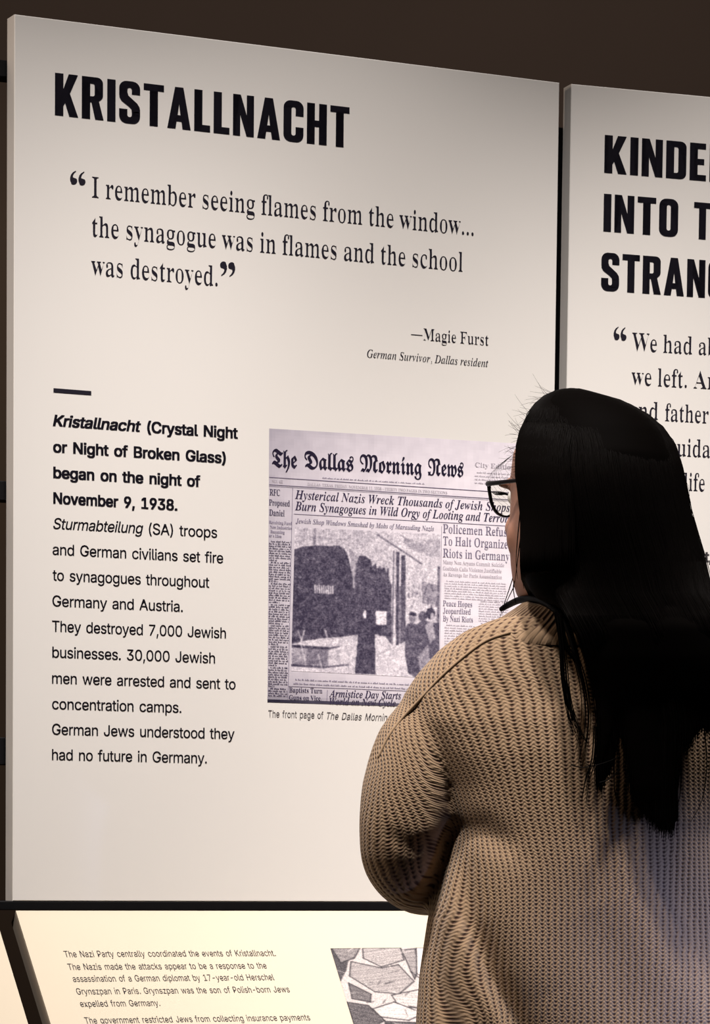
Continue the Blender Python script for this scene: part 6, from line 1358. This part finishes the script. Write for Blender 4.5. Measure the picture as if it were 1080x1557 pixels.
# the fall of hair down the back, and its separate locks
def slab(rows, Yoff=0.0, n=20):
    out = []
    for y, L_, R_, yc, th in rows:
        a_ = W(L_, y, yc + Yoff); b_ = W(R_, y, yc + Yoff); c = (a_ + b_) / 2; hw = max(.001, (b_[0] - a_[0]) / 2)
        out.append([c + np.array([hw * math.cos(t), th * math.sin(t), 0]) for t in np.arange(n) * 2 * math.pi / n])
    return loft(out)
hair_parts.append(slab([(1258, 1004, 1028, 3.908, .003), (1246, 984, 1034, 3.906, .006), (1225, 964, 1033, 3.904, .010), (1196, 957, 1028, 3.902, .012), (1150, 950, 1027, 3.90, .013), (1090, 938, 1034, 3.898, .014), (1040, 930, 1040, 3.896, .014)]))
hair_parts.append(slab([(1192, 908, 912, 3.906, .002), (1165, 908, 921, 3.904, .005), (1130, 909, 936, 3.902, .009), (1080, 906, 945, 3.90, .010), (1040, 905, 950, 3.898, .010)]))
hair_parts.append(slab([(1137, 1043, 1047, 3.906, .002), (1115, 1036, 1062, 3.904, .006), (1085, 1030, 1080, 3.902, .010), (1050, 1030, 1080, 3.90, .010)]))
hair_parts.append(slab([(1135, 1100, 1150, 3.906, .003), (1100, 1070, 1150, 3.903, .008), (1050, 1060, 1140, 3.90, .010)]))
M_HAIRIN = new_mat('black_hair_mass', (0.0010, 0.0007, 0.0006), 0.7, 0.011)
hair = fused('hair', hair_parts, 0.0045, M_HAIRIN, person, 3)

SV = []; SF = []
def strand(P, r0, r1):
    P = np.array(P); n = len(P); b0 = len(SV)
    T = np.gradient(P, axis=0); T /= np.linalg.norm(T, axis=1)[:, None] + 1e-9
    A = np.cross(T, [0.3, 1.0, 0.1]); A /= np.linalg.norm(A, axis=1)[:, None] + 1e-9; B = np.cross(T, A)
    for i in range(n):
        r_ = r0 + (r1 - r0) * (i / (n - 1)) ** 2
        for q in (0, 2.094, 4.189): SV.append(P[i] + (A[i] * math.cos(q) + B[i] * math.sin(q)) * r_)
    for i in range(n - 1):
        for j in range(3):
            j2 = (j + 1) % 3; SF.append((b0 + i * 3 + j, b0 + i * 3 + j2, b0 + i * 3 + 3 + j2, b0 + i * 3 + 3 + j))
TIPS = [(0, 1185), (.03, 1195), (.10, 1160), (.145, 1105), (.18, 1140), (.22, 1200), (.32, 1238), (.42, 1258), (.49, 1256), (.515, 1170), (.53, 1112), (.56, 1138), (.60, 1118), (.66, 1100), (.8, 1112), (1, 1130)]
for i in range(4200):
    a = rng.uniform(0, 1); tip = np.interp(a, [t[0] for t in TIPS], [t[1] for t in TIPS]) + rng.normal(0, 9)
    lay = rng.uniform(0.97, 1.03); y0 = rng.uniform(591, 606); w1, w2 = rng.normal(0, 1, 2); ph = rng.uniform(0, 6.28)
    ys = np.concatenate([y0 + (900 - y0) * np.linspace(0, 1, 13) ** 1.9, np.linspace(935, tip, 9)]); P = []
    for y in ys:
        L_ = interp(BLt, y) if y > 640 else interp(HLt, y); R_ = interp(HRt, y)
        aa = a + 0.012 * w1 * math.sin((y - 600) / 130 + ph)
        x = L_ + aa * (R_ - L_)
        Yc, hd = hair_depth(min(y, 900)); c_ = 2 * aa - 1
        Y1 = Yc - hd * lay * math.sqrt(max(0, 1 - c_ * c_ * .96))
        Y2 = np.interp(y, [900, 955, 1060, 1260], [3.870, 3.864, 3.880, 3.893]) + .012 * (1.03 - lay) * 16 + .012 * abs(c_)
        t = min(1, max(0, (y - 860) / 80)); P.append(W(x, y, Y1 * (1 - t) + Y2 * t))
    strand(P, .0006, .00025)
# hair falling in front of the left shoulder, beside the cheek
for i in range(800):
    a = rng.uniform(0, 1) ** 1.2; y0 = rng.uniform(596, 660); end = 915 + rng.uniform(0, 60); ph = rng.uniform(0, 6.28); w1 = rng.normal(0, 1); wd_ = rng.uniform(25, 85)
    P = []
    for y in np.linspace(y0, end, 16):
        L_ = interp(HLt, min(y, 912)) - .5; x = L_ + a * wd_ * min(1, (y - 585) / 60) + 1.2 * w1 * math.sin(y / 60 + ph)
        Yc, hd = hair_depth(min(y, 900)); cx_ = (interp(HLt, min(y, 900)) + interp(HRt, min(y, 900))) / 2; hw = (interp(HRt, min(y, 900)) - interp(HLt, min(y, 900))) / 2
        c_ = min(.99, abs(x - cx_) / hw)
        Yn = Yc - hd * 1.01 * math.sqrt(1 - c_ * c_); t = min(1, max(0, (y - 868) / 50))
        P.append(W(x, y, Yn * (1 - t) + (4.06 + .02 * a) * t))
    strand(P, .0006, .0003)
# flyaway wisps at the crown, the forehead and the right side
for i in range(64):
    y = rng.uniform(596, 735); x = interp(HLt, y) + 5; L = rng.uniform(10, 34); th = rng.uniform(-.5, .9); cv = rng.normal(0, 9)
    P = [W(x - L * t * math.cos(th), y - L * t * math.sin(th) * (1 if y < 680 else -.6) + cv * t * t, 4.01 + .02 * t) for t in np.linspace(0, 1, 7)]
    strand(P, .00022, .0001)
for i in range(7):
    P = [W(782 - 34 * math.sin(t * 2.9) * (.6 + .1 * i) , 690 + (8 + i) * t * 6, 4.05) for t in np.linspace(0, 1, 10)]
    strand(P, .00018, .0001)
for i in range(60):
    y = rng.uniform(600, 900); x = interp(HRt, y) - 4; L = rng.uniform(25, 90); o = rng.uniform(2, 9)
    P = [W(x + (interp(HRt, min(1000, y + L * t)) - interp(HRt, y)) + o * math.sin(t * 3.0), y + L * t, 4.0) for t in np.linspace(0, 1, 8)]
    strand(P, .00028, .00012)
for pts, Yd in (
    ([(786, 858), (778, 885), (768, 915), (760, 940)], 4.06), ([(789, 862), (783, 888), (772, 912), (764, 934)], 4.06), ([(787, 868), (781, 890), (782, 905), (785, 918)], 4.05),
    ([(792, 770), (788, 810), (785, 850), (787, 880)], 4.0), ([(797, 780), (790, 830), (786, 862), (783, 885)], 4.0), ([(800, 770), (796, 820), (792, 860), (797, 895)], 3.99),
    ([(845, 930), (853, 975), (857, 1030), (866, 1080), (874, 1115)], 3.91), ([(852, 935), (862, 985), (880, 1010), (892, 1060), (893, 1110), (884, 1160)], 3.905), ([(850, 935), (856, 1000), (861, 1060), (872, 1100), (886, 1130)], 3.905),
    ([(905, 1100), (902, 1150), (893, 1180), (888, 1210)], 3.895), ([(868, 1163), (885, 1167), (905, 1164), (925, 1158), (942, 1150)], 3.895), ([(912, 1190), (926, 1185), (940, 1172), (948, 1160)], 3.895),
    ([(935, 1140), (934, 1190), (938, 1215), (950, 1226)], 3.90), ([(1030, 1110), (1036, 1160), (1034, 1210), (1024, 1240)], 3.895), ([(1070, 1100), (1075, 1160), (1068, 1215), (1050, 1250)], 3.895), ([(1066, 840), (1072, 870), (1076, 900), (1085, 925)], 3.99)):
    P, _r = smooth_path([W(x, y, Yd) for x, y in pts], [1] * len(pts), 6)
    n_s = 9 if pts[0][1] in (930, 935) else (5 if pts[0][0] in (905, 845) else 1)
    for q in range(n_s):
        off = rng.normal(0, .0016, 3) * (0 if n_s == 1 else 1)
        strand([p + off * (1 + i * .06) for i, p in enumerate(P)], .00085, .0003)
so = mesh_obj('hair_strands', SV, SF, M_HAIR, person, True)
so['kind'] = 'stuff'

# ---- eyes
for s in (-1, 1):
    e = mesh_obj('eye', *ellipsoid(hp(.067, .031 * s, .003), (.0115, .0115, .0115), HR, 20, 14), new_mat('eye_white', (.7, .68, .65), .2, .5), person, True)
    mesh_obj('iris', *ellipsoid(hp(.0758, .031 * s, .003), (.0035, .006, .006), HR, 16, 8), new_mat('brown_iris', (.03, .015, .008), .15, .5), e, True)
    lv = []
    for i in range(14):
        l0 = (.019 + .025 * i / 13); z = .0075 - .00004 * (i - 7) ** 2
        lv.append(tube([hp(.0835 - abs(l0 - .031) * .25, l0 * s, z), hp(.090, l0 * s * 1.04, z + .001), hp(.095, l0 * s * 1.1, z + .005)], [.0006, .0005, .0003], 4, False))
    mesh_obj('eyelashes', *merge(lv), M_HAIR, person)['kind'] = 'stuff'

# ------------------------------------------------------------------ eyeglasses
gl = bpy.data.objects.new('eyeglasses', None); gl.location = tuple(hp(.09, 0, 0)); COL.objects.link(gl)
tag(gl, "dark-rimmed eyeglasses on the woman's face, left lens showing past her cheek", 'glasses')
GU = .003       # height of the lens centre above the head centre
M_LENS = bpy.data.materials.new('clear_lens'); M_LENS.use_nodes = True
_b = M_LENS.node_tree.nodes['Principled BSDF']; _b.inputs['Base Color'].default_value = (0.93, 0.95, 0.86, 1); _b.inputs['Roughness'].default_value = 0.0
_b.inputs['Transmission Weight'].default_value = 1.0; _b.inputs['IOR'].default_value = 1.02; _b.inputs['Specular IOR Level'].default_value = 0.2
def rim_outline(s, k=1.0):
    pts = [(.0075, .012), (.020, .0165), (.040, .0185), (.056, .0185), (.062, .016), (.060, .004), (.055, -.010), (.045, -.0195), (.030, -.0225), (.016, -.018), (.009, -.006)]
    c = np.array([.034, -.002]); out = []
    for l, u in pts:
        q = c + (np.array([l, u]) - c) * k
        out.append((q[0] * s, q[1]))
    # round the outline off
    o2 = []
    n = len(out)
    for i in range(n):
        p0, p1, p2, p3 = (np.array(out[(i + j - 1) % n]) for j in range(4))
        for t in (0, .25, .5, .75):
            o2.append(.5 * (2 * p1 + (p2 - p0) * t + (2 * p0 - 5 * p1 + 4 * p2 - p3) * t * t + (3 * p1 - p0 - 3 * p2 + p3) * t ** 3))
    return o2
def gpt(l, u, f=0.0): return hp(.091 + f - abs(l) * .09, l, GU + u)
for s in (1, -1):
    out = rim_outline(s); inn = rim_outline(s, .90); n = len(out); V = []; Fc = []
    for h in (.002, -.002):
        V += [gpt(l, u, h) for l, u in out] + [gpt(l, u, h) for l, u in inn]
    for i in range(n):
        j = (i + 1) % n
        Fc += [(i, j, n + j, n + i), (2 * n + j, 2 * n + i, 3 * n + i, 3 * n + j), (j, i, 2 * n + i, 2 * n + j), (n + i, n + j, 3 * n + j, 3 * n + i)]
    mesh_obj('rim', V, Fc, M_GLASSFRAME, gl, True)
    ln = rim_outline(s, .915); V = [gpt(l, u, .0006) for l, u in ln] + [gpt(l, u, -.0006) for l, u in ln]
    Fc = [tuple(range(n)), tuple(range(2 * n - 1, n - 1, -1))] + [((i + 1) % n, i, n + i, n + (i + 1) % n) for i in range(n)]
    mesh_obj('lens', V, Fc, M_LENS, gl)
    tp = [gpt(.060 * s, .0150), gpt(.066 * s, .0150, -.004), hp(.060, .0745 * s, GU + .0135), hp(.0, .0785 * s, GU + .012), hp(-.02, .078 * s, GU + .004), hp(-.035, .076 * s, GU - .018)]
    p, r_ = smooth_path(tp, [.0030, .0034, .0028, .0022, .0022, .002], 4)
    mesh_obj('temple', *tube(p, r_, 8), M_GLASSFRAME, gl, True)
mesh_obj('bridge', *tube([gpt(-.009, .010), gpt(0, .0125, .002), gpt(.009, .010)], [.0022, .002, .0022], 8), M_GLASSFRAME, gl, True)
